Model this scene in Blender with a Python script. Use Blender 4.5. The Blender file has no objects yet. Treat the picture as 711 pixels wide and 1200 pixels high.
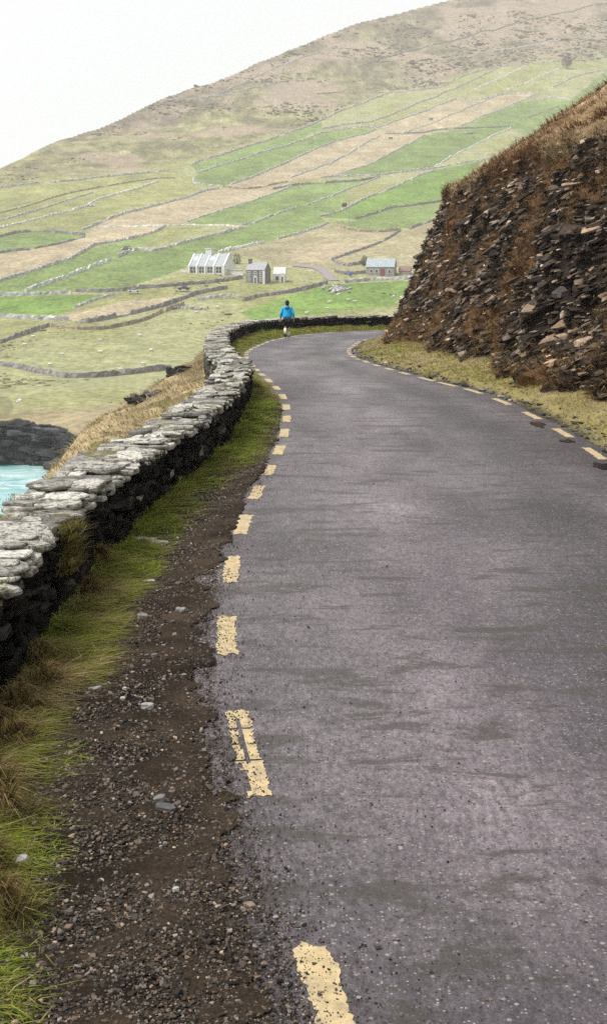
import bpy, math, random
import numpy as np
from mathutils import Vector, Matrix

rnd = random.Random(7)
R = np.random.default_rng(11)
scene = bpy.context.scene
COL = scene.collection
H = 2.7                      # camera height above the near road surface
FPX = 1500.0                 # focal length in photograph pixels (711 wide)
TH = math.atan((600 - 312) / FPX)
CT, ST = math.cos(TH), math.sin(TH)

# ------------------------------------------------------------------ helpers
def smooth(a, b, x):
    t = np.clip((np.asarray(x, float) - a) / (b - a), 0, 1)
    return t * t * (3 - 2 * t)

def hash3(ix, iy, iz, seed):
    h = (ix.astype(np.uint32) * np.uint32(374761393) + iy.astype(np.uint32) * np.uint32(668265263)
         + iz.astype(np.uint32) * np.uint32(2147483647) + np.uint32((seed * 974711) & 0xffffffff))
    h = (h ^ (h >> np.uint32(13))) * np.uint32(1274126177)
    h = h ^ (h >> np.uint32(16))
    h = h * np.uint32(2246822519)
    h = h ^ (h >> np.uint32(15))
    return (h & np.uint32(0xffffff)).astype(float) / 0xffffff

def noise(x, y, z=0.0, seed=0):
    """value noise in -1..1"""
    x, y, z = np.broadcast_arrays(np.asarray(x, float), np.asarray(y, float), np.asarray(z, float))
    fx, fy, fz = np.floor(x), np.floor(y), np.floor(z)
    ix, iy, iz = fx.astype(np.int64), fy.astype(np.int64), fz.astype(np.int64)
    tx, ty, tz = x - fx, y - fy, z - fz
    tx, ty, tz = (t * t * (3 - 2 * t) for t in (tx, ty, tz))
    r = 0
    for dx in (0, 1):
        for dy in (0, 1):
            for dz in (0, 1):
                w = (tx if dx else 1 - tx) * (ty if dy else 1 - ty) * (tz if dz else 1 - tz)
                r = r + w * hash3(ix + dx, iy + dy, iz + dz, seed)
    return r * 2 - 1

def fbm(x, y, z=0.0, seed=0, oct=4, gain=.5):
    r, a, f = 0, 1.0, 1.0
    for i in range(oct):
        r = r + a * noise(np.asarray(x) * f, np.asarray(y) * f, np.asarray(z) * f, seed + i * 17)
        a *= gain
        f *= 2.03
    return r

def mesh_np(name, V, F, mat, C=None, parent=None, smooth_shade=False):
    """V (N,3), F (M,3|4) int array or list of arrays, C (N,3) colours -> one mesh object"""
    Fs = F if isinstance(F, list) else [F]
    Fs = [np.asarray(f, np.int32) for f in Fs if len(f)]
    me = bpy.data.meshes.new(name)
    me.vertices.add(len(V))
    me.vertices.foreach_set('co', np.asarray(V, np.float32).ravel())
    loops = np.concatenate([f.ravel() for f in Fs])
    tot = np.concatenate([np.full(len(f), f.shape[1], np.int32) for f in Fs])
    start = np.concatenate([[0], np.cumsum(tot)[:-1]]).astype(np.int32)
    me.loops.add(len(loops))
    me.loops.foreach_set('vertex_index', loops)
    me.polygons.add(len(tot))
    me.polygons.foreach_set('loop_start', start)
    me.polygons.foreach_set('loop_total', tot)
    me.polygons.foreach_set('use_smooth', np.full(len(tot), smooth_shade))
    if C is not None:
        at = me.color_attributes.new('Col', 'FLOAT_COLOR', 'POINT')
        c4 = np.ones((len(V), 4), np.float32)
        c4[:, :3] = C
        at.data.foreach_set('color', c4.ravel())
    me.update(calc_edges=True)
    me.validate()
    if mat:
        me.materials.append(mat)
    o = bpy.data.objects.new(name, me)
    COL.objects.link(o)
    if parent:
        o.parent = parent
    return o

class MB:
    """collects shapes, then links them as ONE mesh"""
    def __init__(s):
        s.v, s.f, s.c = [], [], []
    def add(s, verts, faces, col=(1, 1, 1)):
        n = len(s.v)
        s.v += [tuple(p) for p in verts]
        s.f += [tuple(i + n for i in f) for f in faces]
        s.c += [col] * len(verts)
    def box(s, x0, x1, y0, y1, z0, z1, col=(1, 1, 1), M=None):
        vs = [(x, y, z) for z in (z0, z1) for y in (y0, y1) for x in (x0, x1)]
        if M:
            vs = [M @ Vector(p) for p in vs]
        s.add(vs, [(0, 2, 3, 1), (4, 5, 7, 6), (0, 1, 5, 4), (1, 3, 7, 5), (3, 2, 6, 7), (2, 0, 4, 6)], col)
    def prism(s, poly, y0, y1, col=(1, 1, 1), axis='y'):
        n = len(poly)
        def P(a, b, d):
            return (a, d, b) if axis == 'y' else (d, a, b)
        vs = [P(a, b, y0) for a, b in poly] + [P(a, b, y1) for a, b in poly]
        fs = [tuple(range(n))[::-1], tuple(range(n, 2 * n))] + [(i, (i + 1) % n, n + (i + 1) % n, n + i) for i in range(n)]
        s.add(vs, fs, col)
    def tube(s, pts, rad, n=8, col=(1, 1, 1)):
        pts = [Vector(p) for p in pts]
        rings = []
        for i, p in enumerate(pts):
            d = (pts[min(i + 1, len(pts) - 1)] - pts[max(i - 1, 0)]).normalized()
            a = d.orthogonal().normalized()
            b = d.cross(a)
            r = rad[i] if isinstance(rad, (list, tuple)) else rad
            rings.append([p + (a * math.cos(2 * math.pi * k / n) + b * math.sin(2 * math.pi * k / n)) * r for k in range(n)])
        vs = [p for r in rings for p in r]
        fs = [(i * n + k, i * n + (k + 1) % n, (i + 1) * n + (k + 1) % n, (i + 1) * n + k) for i in range(len(pts) - 1) for k in range(n)]
        fs += [tuple(range(n))[::-1], tuple((len(pts) - 1) * n + k for k in range(n))]
        s.add(vs, fs, col)
    def ball(s, c, r, seg=10, rings=7, col=(1, 1, 1), rough=0.0, seed=0):
        if not isinstance(r, (tuple, list)):
            r = (r, r, r)
        rr = random.Random(seed)
        vs = [(c[0], c[1], c[2] - r[2])]
        for i in range(1, rings):
            p = -math.pi / 2 + math.pi * i / rings
            for k in range(seg):
                a = 2 * math.pi * k / seg
                q = 1 + rough * (rr.random() - .5)
                vs.append((c[0] + r[0] * q * math.cos(p) * math.cos(a), c[1] + r[1] * q * math.cos(p) * math.sin(a), c[2] + r[2] * q * math.sin(p)))
        vs.append((c[0], c[1], c[2] + r[2]))
        fs = [(0, 1 + (k + 1) % seg, 1 + k) for k in range(seg)]
        for i in range(rings - 2):
            for k in range(seg):
                a, b = 1 + i * seg + k, 1 + i * seg + (k + 1) % seg
                fs.append((a, b, b + seg, a + seg))
        t, l = len(vs) - 1, 1 + (rings - 2) * seg
        fs += [(t, l + k, l + (k + 1) % seg) for k in range(seg)]
        s.add(vs, fs, col)
    def build(s, name, mat, parent=None, smooth_shade=False):
        me = bpy.data.meshes.new(name)
        me.from_pydata([tuple(p) for p in s.v], [], s.f)
        at = me.color_attributes.new('Col', 'FLOAT_COLOR', 'POINT')
        at.data.foreach_set('color', np.array([(c[0], c[1], c[2], 1) for c in s.c], np.float32).ravel())
        me.polygons.foreach_set('use_smooth', [smooth_shade] * len(me.polygons))
        me.update()
        me.validate()
        me.materials.append(mat)
        o = bpy.data.objects.new(name, me)
        COL.objects.link(o)
        if parent:
            o.parent = parent
        return o

def empty(name, loc=(0, 0, 0), rz=0.0):
    o = bpy.data.objects.new(name, None)
    o.empty_display_size = .3
    COL.objects.link(o)
    o.location = loc
    o.rotation_euler = (0, 0, rz)
    return o

def tag(o, label=None, cat=None, group=None, kind=None):
    if label: o['label'] = label
    if cat: o['category'] = cat
    if group: o['group'] = group
    if kind: o['kind'] = kind
    return o

def dup(o, loc, rz=0.0, sc=1.0):
    r = o.copy()
    COL.objects.link(r)
    r.location = loc
    r.rotation_euler = (0, 0, rz)
    r.scale = (sc, sc, sc)
    for ch in list(o.children):
        c = ch.copy()
        COL.objects.link(c)
        c.parent = r
    return r

def rotmats(n, rng, flat=0.25):
    """random yaw plus small tilts"""
    a = rng.uniform(0, 2 * np.pi, n)
    p = rng.normal(0, flat, n)
    q = rng.normal(0, flat, n)
    ca, sa, cp, sp, cq, sq = np.cos(a), np.sin(a), np.cos(p), np.sin(p), np.cos(q), np.sin(q)
    o, z = np.ones(n), np.zeros(n)
    Rz = np.array([[ca, -sa, z], [sa, ca, z], [z, z, o]]).transpose(2, 0, 1)
    Rx = np.array([[o, z, z], [z, cp, -sp], [z, sp, cp]]).transpose(2, 0, 1)
    Ry = np.array([[cq, z, sq], [z, o, z], [-sq, z, cq]]).transpose(2, 0, 1)
    return Rz @ Rx @ Ry

CUBE = np.array([(x, y, z) for z in (-.5, .5) for y in (-.5, .5) for x in (-.5, .5)], float)
CUBEF = np.array([(0, 2, 3, 1), (4, 5, 7, 6), (0, 1, 5, 4), (1, 3, 7, 5), (3, 2, 6, 7), (2, 0, 4, 6)])

def chamfer_cube():
    """cube with cut edges: 24 verts"""
    vs, idx = [], {}
    b = .36
    for sx in (-1, 1):
        for sy in (-1, 1):
            for sz in (-1, 1):
                for ax in range(3):
                    p = [sx * b, sy * b, sz * b]
                    p[ax] = (sx, sy, sz)[ax] * .5
                    idx[(sx, sy, sz, ax)] = len(vs)
                    vs.append(p)
    quads, tris = [], []
    for ax in range(3):
        u, w = (ax + 1) % 3, (ax + 2) % 3
        for s in (-1, 1):
            q = []
            for (a, c) in ((-1, -1), (1, -1), (1, 1), (-1, 1)):
                k = [0, 0, 0]
                k[ax], k[u], k[w] = s, a, c
                q.append(idx[(*k, ax)])
            quads.append(q if s > 0 else q[::-1])
        for a in (-1, 1):
            for c in (-1, 1):
                k0 = [0, 0, 0]; k1 = [0, 0, 0]
                k0[ax], k0[u], k0[w] = -1, a, c
                k1[ax], k1[u], k1[w] = 1, a, c
                q = [idx[(*k0, u)], idx[(*k1, u)], idx[(*k1, w)], idx[(*k0, w)]]
                quads.append(q if a * c > 0 else q[::-1])
    for sx in (-1, 1):
        for sy in (-1, 1):
            for sz in (-1, 1):
                t = [idx[(sx, sy, sz, 0)], idx[(sx, sy, sz, 1)], idx[(sx, sy, sz, 2)]]
                tris.append(t if sx * sy * sz > 0 else t[::-1])
    return np.array(vs), np.array(quads), np.array(tris)
CHV, CHQ, CHT = chamfer_cube()

def scatter(pos, size, rot, col, jitter=.22, rng=R, base='chamfer', colvar=.0):
    """many irregular stones -> V, [F..], C"""
    n = len(pos)
    bv, fs = (CHV, [CHQ, CHT]) if base == 'chamfer' else (CUBE, [CUBEF])
    k = len(bv)
    if base == 'chamfer':   # move corners (groups of three verts) together
        j = np.repeat(rng.uniform(-jitter, jitter, (n, 8, 3)), 3, axis=1)
    else:
        j = rng.uniform(-jitter, jitter, (n, k, 3))
    L = (bv[None] + j) * size[:, None, :]
    V = np.einsum('nij,nkj->nki', rot, L) + pos[:, None, :]
    off = (np.arange(n) * k)[:, None, None]
    F = [(f[None] + off).reshape(-1, f.shape[1]) for f in fs]
    C = np.repeat(col[:, None, :], k, axis=1)
    return V.reshape(-1, 3), F, C.reshape(-1, 3)

def blades(P, h, w, lean, col, tipcol=None, rng=R, droop=.35):
    """grass blades: P (N,3), h, w (N,), lean (N,2) horizontal offset of the tip -> V,F,C (5 verts each)"""
    n = len(P)
    a = rng.uniform(0, 2 * np.pi, n)
    sx, sy = np.cos(a) * w / 2, np.sin(a) * w / 2
    side = np.stack([sx, sy, np.zeros(n)], 1)
    mid = P + np.stack([lean[:, 0] * .35, lean[:, 1] * .35, h * .62], 1)
    tip = P + np.stack([lean[:, 0], lean[:, 1], h * (1 - droop * rng.uniform(0, 1, n))], 1)
    V = np.stack([P - side, P + side, mid - side * .75, mid + side * .75, tip], 1)
    off = (np.arange(n) * 5)[:, None]
    F4 = np.array([[0, 1, 3, 2]]) + off
    F3 = np.array([[2, 3, 4]]) + off
    tc = col if tipcol is None else tipcol
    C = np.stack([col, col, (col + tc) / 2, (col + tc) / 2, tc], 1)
    return V.reshape(-1, 3), [F4, F3], C.reshape(-1, 3)

def join(parts):
    Vs, F4, F3, Cs, n = [], [], [], [], 0
    for V, Fs, C in parts:
        for f in (Fs if isinstance(Fs, list) else [Fs]):
            (F4 if f.shape[1] == 4 else F3).append(f + n)
        Vs.append(V); Cs.append(C); n += len(V)
    F = []
    if F4: F.append(np.concatenate(F4))
    if F3: F.append(np.concatenate(F3))
    return np.concatenate(Vs), F, np.concatenate(Cs)

def grid_faces(nr, nc):
    i = np.arange(nr - 1)[:, None] * nc + np.arange(nc - 1)[None]
    return np.stack([i, i + 1, i + nc + 1, i + nc], -1).reshape(-1, 4)

# ------------------------------------------------------------------ materials
def mat_new(name):
    m = bpy.data.materials.new(name)
    m.use_nodes = True
    nt = m.node_tree
    return m, nt, nt.nodes, nt.links, nt.nodes['Principled BSDF']

def ncoord(N, L, scale=(1, 1, 1)):
    tc = N.new('ShaderNodeTexCoord')
    mp = N.new('ShaderNodeMapping')
    mp.inputs['Scale'].default_value = scale
    L.new(tc.outputs['Object'], mp.inputs['Vector'])
    return mp.outputs['Vector']

def nnoise(N, L, vec, scale, detail=4, rough=.6, dist=0):
    n = N.new('ShaderNodeTexNoise')
    n.inputs['Scale'].default_value = scale
    n.inputs['Detail'].default_value = detail
    n.inputs['Roughness'].default_value = rough
    n.inputs['Distortion'].default_value = dist
    L.new(vec, n.inputs['Vector'])
    return n.outputs['Fac']

def nramp(N, L, fac, stops):
    r = N.new('ShaderNodeValToRGB')
    e = r.color_ramp.elements
    while len(e) < len(stops): e.new(.5)
    for k, (p, c) in enumerate(stops):
        e[k].position = p
        e[k].color = (*c, 1) if hasattr(c, '__len__') else (c, c, c, 1)
    L.new(fac, r.inputs['Fac'])
    return r.outputs['Color']

def nmix(N, L, fac, a, b, mode='MIX'):
    m = N.new('ShaderNodeMix')
    m.data_type = 'RGBA'
    m.blend_type = mode
    for sock, v in ((m.inputs[0], fac), (m.inputs[6], a), (m.inputs[7], b)):
        if hasattr(v, 'is_linked'): L.new(v, sock)
        elif not hasattr(v, '__len__'): sock.default_value = v
        else: sock.default_value = (*v, 1)
    return m.outputs[2]

def nbump(N, L, bsdf, h, strength=.5, dist=.02):
    b = N.new('ShaderNodeBump')
    b.inputs['Strength'].default_value = strength
    b.inputs['Distance'].default_value = dist
    L.new(h, b.inputs['Height'])
    L.new(b.outputs['Normal'], bsdf.inputs['Normal'])

def mat_attr(name, rough=.9, n1=None, n2=None, bump=None, spec=.3, coordscale=(1, 1, 1)):
    """colour from the mesh's own Col attribute, varied by noise. n = (scale, dark multiplier, light multiplier)"""
    m, nt, N, L, B = mat_new(name)
    a = N.new('ShaderNodeVertexColor')
    a.layer_name = 'Col'
    c = a.outputs['Color']
    vec = ncoord(N, L, coordscale)
    for n in (n1, n2):
        if n:
            f = nnoise(N, L, vec, n[0], 5, .65)
            c = nmix(N, L, 1.0, c, nramp(N, L, f, [(.3, n[1]), (.7, n[2])]), 'MULTIPLY')
    L.new(c, B.inputs['Base Color'])
    B.inputs['Roughness'].default_value = rough
    B.inputs['Specular IOR Level'].default_value = spec
    if bump:
        nbump(N, L, B, nnoise(N, L, vec, bump[0], 5, .65), bump[1], bump[2])
    return m

M = {}
M['plain'] = mat_attr('painted_surfaces', .7, (3, .85, 1.1))
M['hill'] = mat_attr('pasture', .95, (.10, .78, 1.2), (.55, .60, 1.38), (.5, .6, .5), spec=.1, coordscale=(1, .75, 1))
M['farwall'] = mat_attr('field_wall_stone', .9, (1.3, .6, 1.35), (5, .75, 1.25), spec=.2)
M['blade'] = mat_attr('grass_blades', .75, None, None, None, spec=.10)
def add_translucency(m, fac):
    N, L = m.node_tree.nodes, m.node_tree.links
    B = N['Principled BSDF']
    t = N.new('ShaderNodeBsdfTranslucent')
    src = B.inputs['Base Color'].links[0].from_socket
    L.new(src, t.inputs['Color'])
    mx = N.new('ShaderNodeMixShader'); mx.inputs[0].default_value = fac
    L.new(B.outputs[0], mx.inputs[1]); L.new(t.outputs[0], mx.inputs[2])
    L.new(mx.outputs[0], N['Material Output'].inputs['Surface'])
add_translucency(M['blade'], .42)
M['soil'] = mat_attr('soil', .95, (2.5, .75, 1.2), (55, .45, 1.5), (30, .7, .03), spec=.04)
M['gravel'] = mat_attr('gravel_stones', .75, (25, .8, 1.2), None, None, spec=.10)
M['cliffrock'] = mat_attr('cliff_rock', .75, (3, .6, 1.35), (14, .7, 1.3), (10, .6, .04), spec=.08)
M['rubble'] = mat_attr('wall_rubble', .85, (5, .5, 1.3), (22, .65, 1.35), (28, .6, .015), spec=.05)

def mat_coping():
    m, nt, N, L, B = mat_new('lichen_slate')
    a = N.new('ShaderNodeVertexColor'); a.layer_name = 'Col'
    vec = ncoord(N, L)
    st = ncoord(N, L, (1, 1, 4))
    big = nnoise(N, L, vec, 7, 6, .75, .6)
    fine = nnoise(N, L, st, 26, 6, .75)
    c = nmix(N, L, nramp(N, L, big, [(.38, 0), (.50, 1)]), (.12, .112, .098), (.53, .515, .47))
    c = nmix(N, L, 1.0, c, a.outputs['Color'], 'MULTIPLY')
    c = nmix(N, L, nramp(N, L, fine, [(.36, 1), (.52, 0)]), c, (.045, .04, .035))
    moss = nnoise(N, L, vec, 2.1, 4, .65)
    c = nmix(N, L, nramp(N, L, moss, [(.57, 0), (.64, .8)]), c, (.12, .10, .022))
    L.new(c, B.inputs['Base Color'])
    B.inputs['Roughness'].default_value = .85
    B.inputs['Specular IOR Level'].default_value = .25
    nbump(N, L, B, nnoise(N, L, st, 30, 6, .7), .8, .02)
    return m
M['coping'] = mat_coping()

def mat_road():
    m, nt, N, L, B = mat_new('worn_asphalt')
    v = ncoord(N, L)
    big = nnoise(N, L, ncoord(N, L, (1, .35, 1)), .55, 4, .6, .5)
    c = nmix(N, L, nramp(N, L, big, [(.35, 0), (.65, 1)]), (.052, .041, .0465), (.098, .082, .0885))
    a = N.new('ShaderNodeVertexColor'); a.layer_name = 'Col'
    c = nmix(N, L, 1.0, c, a.outputs['Color'], 'MULTIPLY')
    mid = nnoise(N, L, ncoord(N, L, (1, .42, 1)), 8, 6, .72)
    c = nmix(N, L, 1.0, c, nramp(N, L, mid, [(.32, .74), (.68, 1.26)]), 'MULTIPLY')
    m2 = nnoise(N, L, ncoord(N, L, (1, .45, 1)), 30, 4, .75)
    c = nmix(N, L, 1.0, c, nramp(N, L, m2, [(.36, .62), (.64, 1.38)]), 'MULTIPLY')
    fine = nnoise(N, L, v, 75, 3, .8)
    c = nmix(N, L, 1.0, c, nramp(N, L, fine, [(.3, .45), (.7, 1.55)]), 'MULTIPLY')
    # pale chips and dark pits
    for sc, thr, colr in ((60, .17, (.27, .25, .245)), (38, .17, (.016, .014, .014)), (24, .13, (.24, .22, .21)), (17, .10, (.018, .015, .015))):
        vo = N.new('ShaderNodeTexVoronoi')
        vo.inputs['Scale'].default_value = sc
        L.new(v, vo.inputs['Vector'])
        gate = N.new('ShaderNodeSeparateColor')
        L.new(vo.outputs['Color'], gate.inputs[0])
        g = nramp(N, L, gate.outputs[0], [(.74, 0), (.95, 1)])
        d = nramp(N, L, vo.outputs['Distance'], [(thr * 1.5, 1), (thr * 2.2, 0)])
        c = nmix(N, L, nmix(N, L, 1.0, g, d, 'MULTIPLY'), c, colr)
    # dirt washed across the surface, in bands that lie across the road
    dirt = nnoise(N, L, ncoord(N, L, (.8, 2.4, 1)), 1.25, 7, .72, .5)
    c = nmix(N, L, nramp(N, L, dirt, [(.53, 0), (.59, .72)]), c, (.036, .028, .022))
    L.new(c, B.inputs['Base Color'])
    rr = nramp(N, L, big, [(.3, .60), (.7, .40)])
    L.new(rr, B.inputs['Roughness'])
    B.inputs['Specular IOR Level'].default_value = .5
    nbump(N, L, B, fine, .55, .012)
    return m
M['road'] = mat_road()

def mat_paint():
    m, nt, N, L, B = mat_new('yellow_road_paint')
    v = ncoord(N, L)
    f = nnoise(N, L, v, 9, 5, .7)
    c = nmix(N, L, nramp(N, L, f, [(.35, 0), (.65, 1)]), (.40, .30, .145), (.52, .405, .225))
    w = nnoise(N, L, ncoord(N, L, (1, 2.6, 1)), 17, 6, .8)
    c = nmix(N, L, nramp(N, L, w, [(.30, 1), (.36, 0)]), c, (.12, .10, .08))
    thin = nnoise(N, L, v, 11, 7, .8)
    c = nmix(N, L, nramp(N, L, thin, [(.44, 0), (.68, .75)]), c, (.15, .125, .10))
    L.new(c, B.inputs['Base Color'])
    B.inputs['Roughness'].default_value = .6
    nbump(N, L, B, w, .4, .006)
    return m
M['paint'] = mat_paint()

def mat_sea():
    m, nt, N, L, B = mat_new('shallow_sea')
    f = nnoise(N, L, ncoord(N, L, (1, .8, 1)), .09, 6, .65, .6)
    c = nmix(N, L, nramp(N, L, f, [(.40, 0), (.62, 1)]), (.16, .37, .375), (.40, .57, .555))
    foam = nnoise(N, L, ncoord(N, L, (.6, 1.3, 1)), .16, 8, .75, 1.2)
    c = nmix(N, L, nramp(N, L, foam, [(.52, 0), (.62, .85)]), c, (.72, .78, .77))
    L.new(c, B.inputs['Base Color'])
    B.inputs['Roughness'].default_value = .35
    nbump(N, L, B, nnoise(N, L, ncoord(N, L), .7, 5, .6), .5, .3)
    return m
M['sea'] = mat_sea()

def mat_flat(name, col, rough=.6, spec=.4, nz=None):
    m, nt, N, L, B = mat_new(name)
    if nz:
        f = nnoise(N, L, ncoord(N, L), nz, 4, .6)
        c = nmix(N, L, 1.0, col, nramp(N, L, f, [(.3, .75), (.7, 1.2)]), 'MULTIPLY')
        L.new(c, B.inputs['Base Color'])
    else:
        B.inputs['Base Color'].default_value = (*col, 1)
    B.inputs['Roughness'].default_value = rough
    B.inputs['Specular IOR Level'].default_value = spec
    return m
M['puddle'] = mat_flat('rain_puddle', (.03, .028, .03), .03, .5)
M['white'] = mat_flat('white_render', (.60, .60, .585), .8, .2, 1.5)
M['slate'] = mat_flat('roof_slate', (.22, .23, .25), .55, .4, 2.0)
M['glass'] = mat_flat('window_glass', (.03, .035, .04), .1, .6)
M['skin'] = mat_flat('skin', (.55, .33, .24), .6, .3)
M['hair'] = mat_flat('dark_hair', (.010, .009, .009), .6, .3, 60)
M['jacket'] = mat_flat('blue_jacket_cloth', (.015, .36, .68), .6, .3, 9)
M['black'] = mat_flat('black_cloth', (.012, .012, .014), .8, .2, 20)
M['sock'] = mat_flat('white_sock', (.8, .78, .74), .85, .2, 30)
M['shoe'] = mat_flat('grey_shoe', (.35, .36, .38), .6, .3, 30)

# ------------------------------------------------------------------ camera
cam = bpy.data.objects.new('camera', bpy.data.cameras.new('camera'))
COL.objects.link(cam)
cam.location = (0, 0, H)
cam.rotation_euler = (math.pi / 2 - TH, 0, 0)
cam.data.sensor_fit = 'HORIZONTAL'
cam.data.sensor_width = 36
cam.data.lens = 36 * FPX / 711
cam.data.clip_start = .1
cam.data.clip_end = 6000
scene.camera = cam

def ray(u, v):
    """direction per metre of Y through a photograph pixel"""
    dx, dy, dz = u - 355.5, FPX * CT + (600 - v) * ST, -FPX * ST + (600 - v) * CT
    return dx / dy, dz / dy

def hit(u, v, zf, y0=3.0, y1=90.0, n=4000):
    kx, kz = ray(u, v)
    Y = np.geomspace(y0, y1, n)
    d = H + kz * Y - zf(kx * Y, Y)
    i = np.argmax(d <= 0) if (d <= 0).any() else n - 1
    if i == 0: i = 1
    a, b = Y[i - 1], Y[i]
    da, db = d[i - 1], d[i]
    t = 0 if da == db else np.clip(da / (da - db), 0, 1)
    y = a + (b - a) * t
    return np.array([kx * y, y, float(zf(np.array([kx * y]), np.array([y]))[0])])

def zr(Y):
    return -0.75 * smooth(28, 64, Y)

def road_hit(u, v, dz=0.0):
    return hit(u, v, lambda X, Y: zr(Y) + dz)

def resample(P, step, closed=False):
    """smooth polyline through points (Catmull-Rom), resampled at even arclength"""
    P = np.asarray(P, float)
    Q = np.vstack([2 * P[0] - P[1], P, 2 * P[-1] - P[-2]])
    out = []
    for i in range(1, len(Q) - 2):
        p0, p1, p2, p3 = Q[i - 1:i + 3]
        t = np.linspace(0, 1, 24, endpoint=False)[:, None]
        out.append(.5 * (2 * p1 + (p2 - p0) * t + (2 * p0 - 5 * p1 + 4 * p2 - p3) * t ** 2 + (3 * p1 - p0 - 3 * p2 + p3) * t ** 3))
    out.append(P[-1:])
    D = np.vstack(out)
    s = np.concatenate([[0], np.cumsum(np.linalg.norm(np.diff(D, axis=0), axis=1))])
    n = max(2, int(s[-1] / step) + 1)
    ss = np.linspace(0, s[-1], n)
    return np.stack([np.interp(ss, s, D[:, k]) for k in range(D.shape[1])], 1), ss

def frames(P):
    T = np.gradient(P, axis=0)
    T /= np.linalg.norm(T, axis=1)[:, None]
    return T, np.stack([T[:, 1], -T[:, 0]], 1)      # tangent, normal to the RIGHT of travel

# ------------------------------------------------------------------ plan of the road, wall and bank
LEFT_PX = [(392, 1195), (362, 1108), (300, 932), (276, 838), (264, 767), (264, 724), (270, 683), (272, 655), (282, 626), (287, 607),
           (298, 585), (303, 570), (314, 556), (318, 547), (333, 520), (337, 490), (336, 473), (330, 461), (321, 452), (311, 443),
           (300, 434.5), (290, 424), (286.5, 417), (289, 412), (296, 408), (305, 404), (315, 400), (328, 396), (361, 391.5), (400, 388.5), (442, 387)]
RIGHT_PX = [(697, 533), (660, 508), (625, 486.5), (590, 471), (556, 459), (527, 450.6), (496, 445), (468, 436.6), (444, 428.8), (426, 424),
            (414, 419), (409, 415.6), (406.6, 411), (411, 407), (415, 404), (422, 400)]
LP = [road_hit(u, v)[:2] for u, v in LEFT_PX]
RP = [road_hit(u, v)[:2] for u, v in RIGHT_PX]
def lighten(P, k=1):      # soften pixel jitter in a traced line
    P = np.asarray(P, float)
    for _ in range(k):
        Q = P.copy()
        Q[1:-1] = .25 * P[:-2] + .5 * P[1:-1] + .25 * P[2:]
        P = Q
    return P
LPn = lighten(LP)
RPn = lighten(RP)
LEFT, LS = resample(np.vstack([[(1.15, -6), (.62, 1.0)], LPn, [(7.5, LPn[-1][1] + .8), (15, LPn[-1][1] + 1.2)]]), .1)
RIGHT, RS = resample(np.vstack([[(3.85, -6), (3.95, 3), (4.12, 10), (4.2, 15)], RPn, [(3.6, RPn[-1][1] + 3.2), (5.6, RPn[-1][1] + 5.6), (15, RPn[-1][1] + 7.5)]]), .1)

WALL_PX = [(0, 812, .08), (50, 735, .08), (100, 672, .08), (160, 618, .08), (200, 580, .08), (245, 545, .08), (275, 511, .08), (290, 482, .08), (297, 455, .08),
           (291, 424, .73), (277, 414, .73), (263, 406, .73), (266, 401.5, .08), (281, 395, .08), (320, 387, .08), (361, 384.5, .08), (455, 383.3, .08)]
WP = lighten([road_hit(*p)[:2] for p in WALL_PX])
print('LEFT', np.round(LPn, 2).tolist()); print('RIGHT', np.round(RPn, 2).tolist()); print('WALL', np.round(WP, 2).tolist())
WALL, WS = resample(np.vstack([[(-1.95, -5), (-1.95, 3)], WP, [(WP[-1][0] + 5, WP[-1][1] + .4), (WP[-1][0] + 10, WP[-1][1])]]), .1)

CLIFF_BASE = [(8.1, -6), (7.9, 4), (7.5, 11), (6.8, 17), (6.1, 22.5), (5.7, 25.5), (5.25, 28), (4.75, 31), (4.45, 35), (4.1, 41), (3.65, 47), (3.45, 51), (3.7, 54.2), (4.9, 57), (8, 58.6), (16, 59.5)]
CB, CS = resample(CLIFF_BASE, .1)

def near_dist(P, X, Y):
    """distance from points to a polyline (vertices), with side sign: + is to the right of travel"""
    X, Y = np.asarray(X, float).ravel(), np.asarray(Y, float).ravel()
    T, Nr = frames(P)
    out = np.empty(len(X)); idx = np.empty(len(X), int)
    for a in range(0, len(X), 20000):
        b = slice(a, a + 20000)
        d2 = (X[b, None] - P[None, :, 0]) ** 2 + (Y[b, None] - P[None, :, 1]) ** 2
        i = d2.argmin(1)
        out[b] = (X[b] - P[i, 0]) * Nr[i, 0] + (Y[b] - P[i, 1]) * Nr[i, 1]
        idx[b] = i
    return out, idx

def grass_edge(Y):
    """how far left of the painted line the grass starts (metres)"""
    return np.interp(Y, [0, 5, 7, 9.5, 11.6, 14.6, 18.6, 24, 80], [1.25, 1.12, 1.0, .85, .70, .52, .25, .16, .25])

def verge_z(X, Y):
    """ground between road and wall: rises slightly to the wall, lumpy where grassy"""
    d, i = near_dist(LEFT, X, Y)
    w, _ = near_dist(WALL, X, Y)
    t = np.clip(-d, 0, 3)
    g = smooth(0, .5, t - grass_edge(np.asarray(Y).ravel()))
    z = zr(np.asarray(Y).ravel()) + .004 + .06 * smooth(0, 1.2, t) + g * (.06 + .065 * fbm(np.ravel(X) * 2.6, np.ravel(Y) * 2.0, 0, 5, 3))
    z += .05 * np.exp(-np.clip(w, 0, 9) / .28) * g * (.5 + .8 * np.clip(fbm(np.ravel(X) * 1.7, np.ravel(Y) * 1.3, 0, 8, 2), 0, 1))
    z -= .12 * np.exp(-np.clip(w, 0, 9) / .35) * smooth(15, 9, np.ravel(Y))
    return z

# ------------------------------------------------------------------ road surface, verges, gravel
def strip(P0, P1, nlat, zfun):
    """grid between two polylines with equal point counts"""
    t = np.linspace(0, 1, nlat)[None, :, None]
    G = P0[:, None] * (1 - t) + P1[:, None] * t
    X, Y = G[..., 0].ravel(), G[..., 1].ravel()
    return np.stack([X, Y, zfun(X, Y)], 1), grid_faces(len(P0), nlat)

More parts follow.
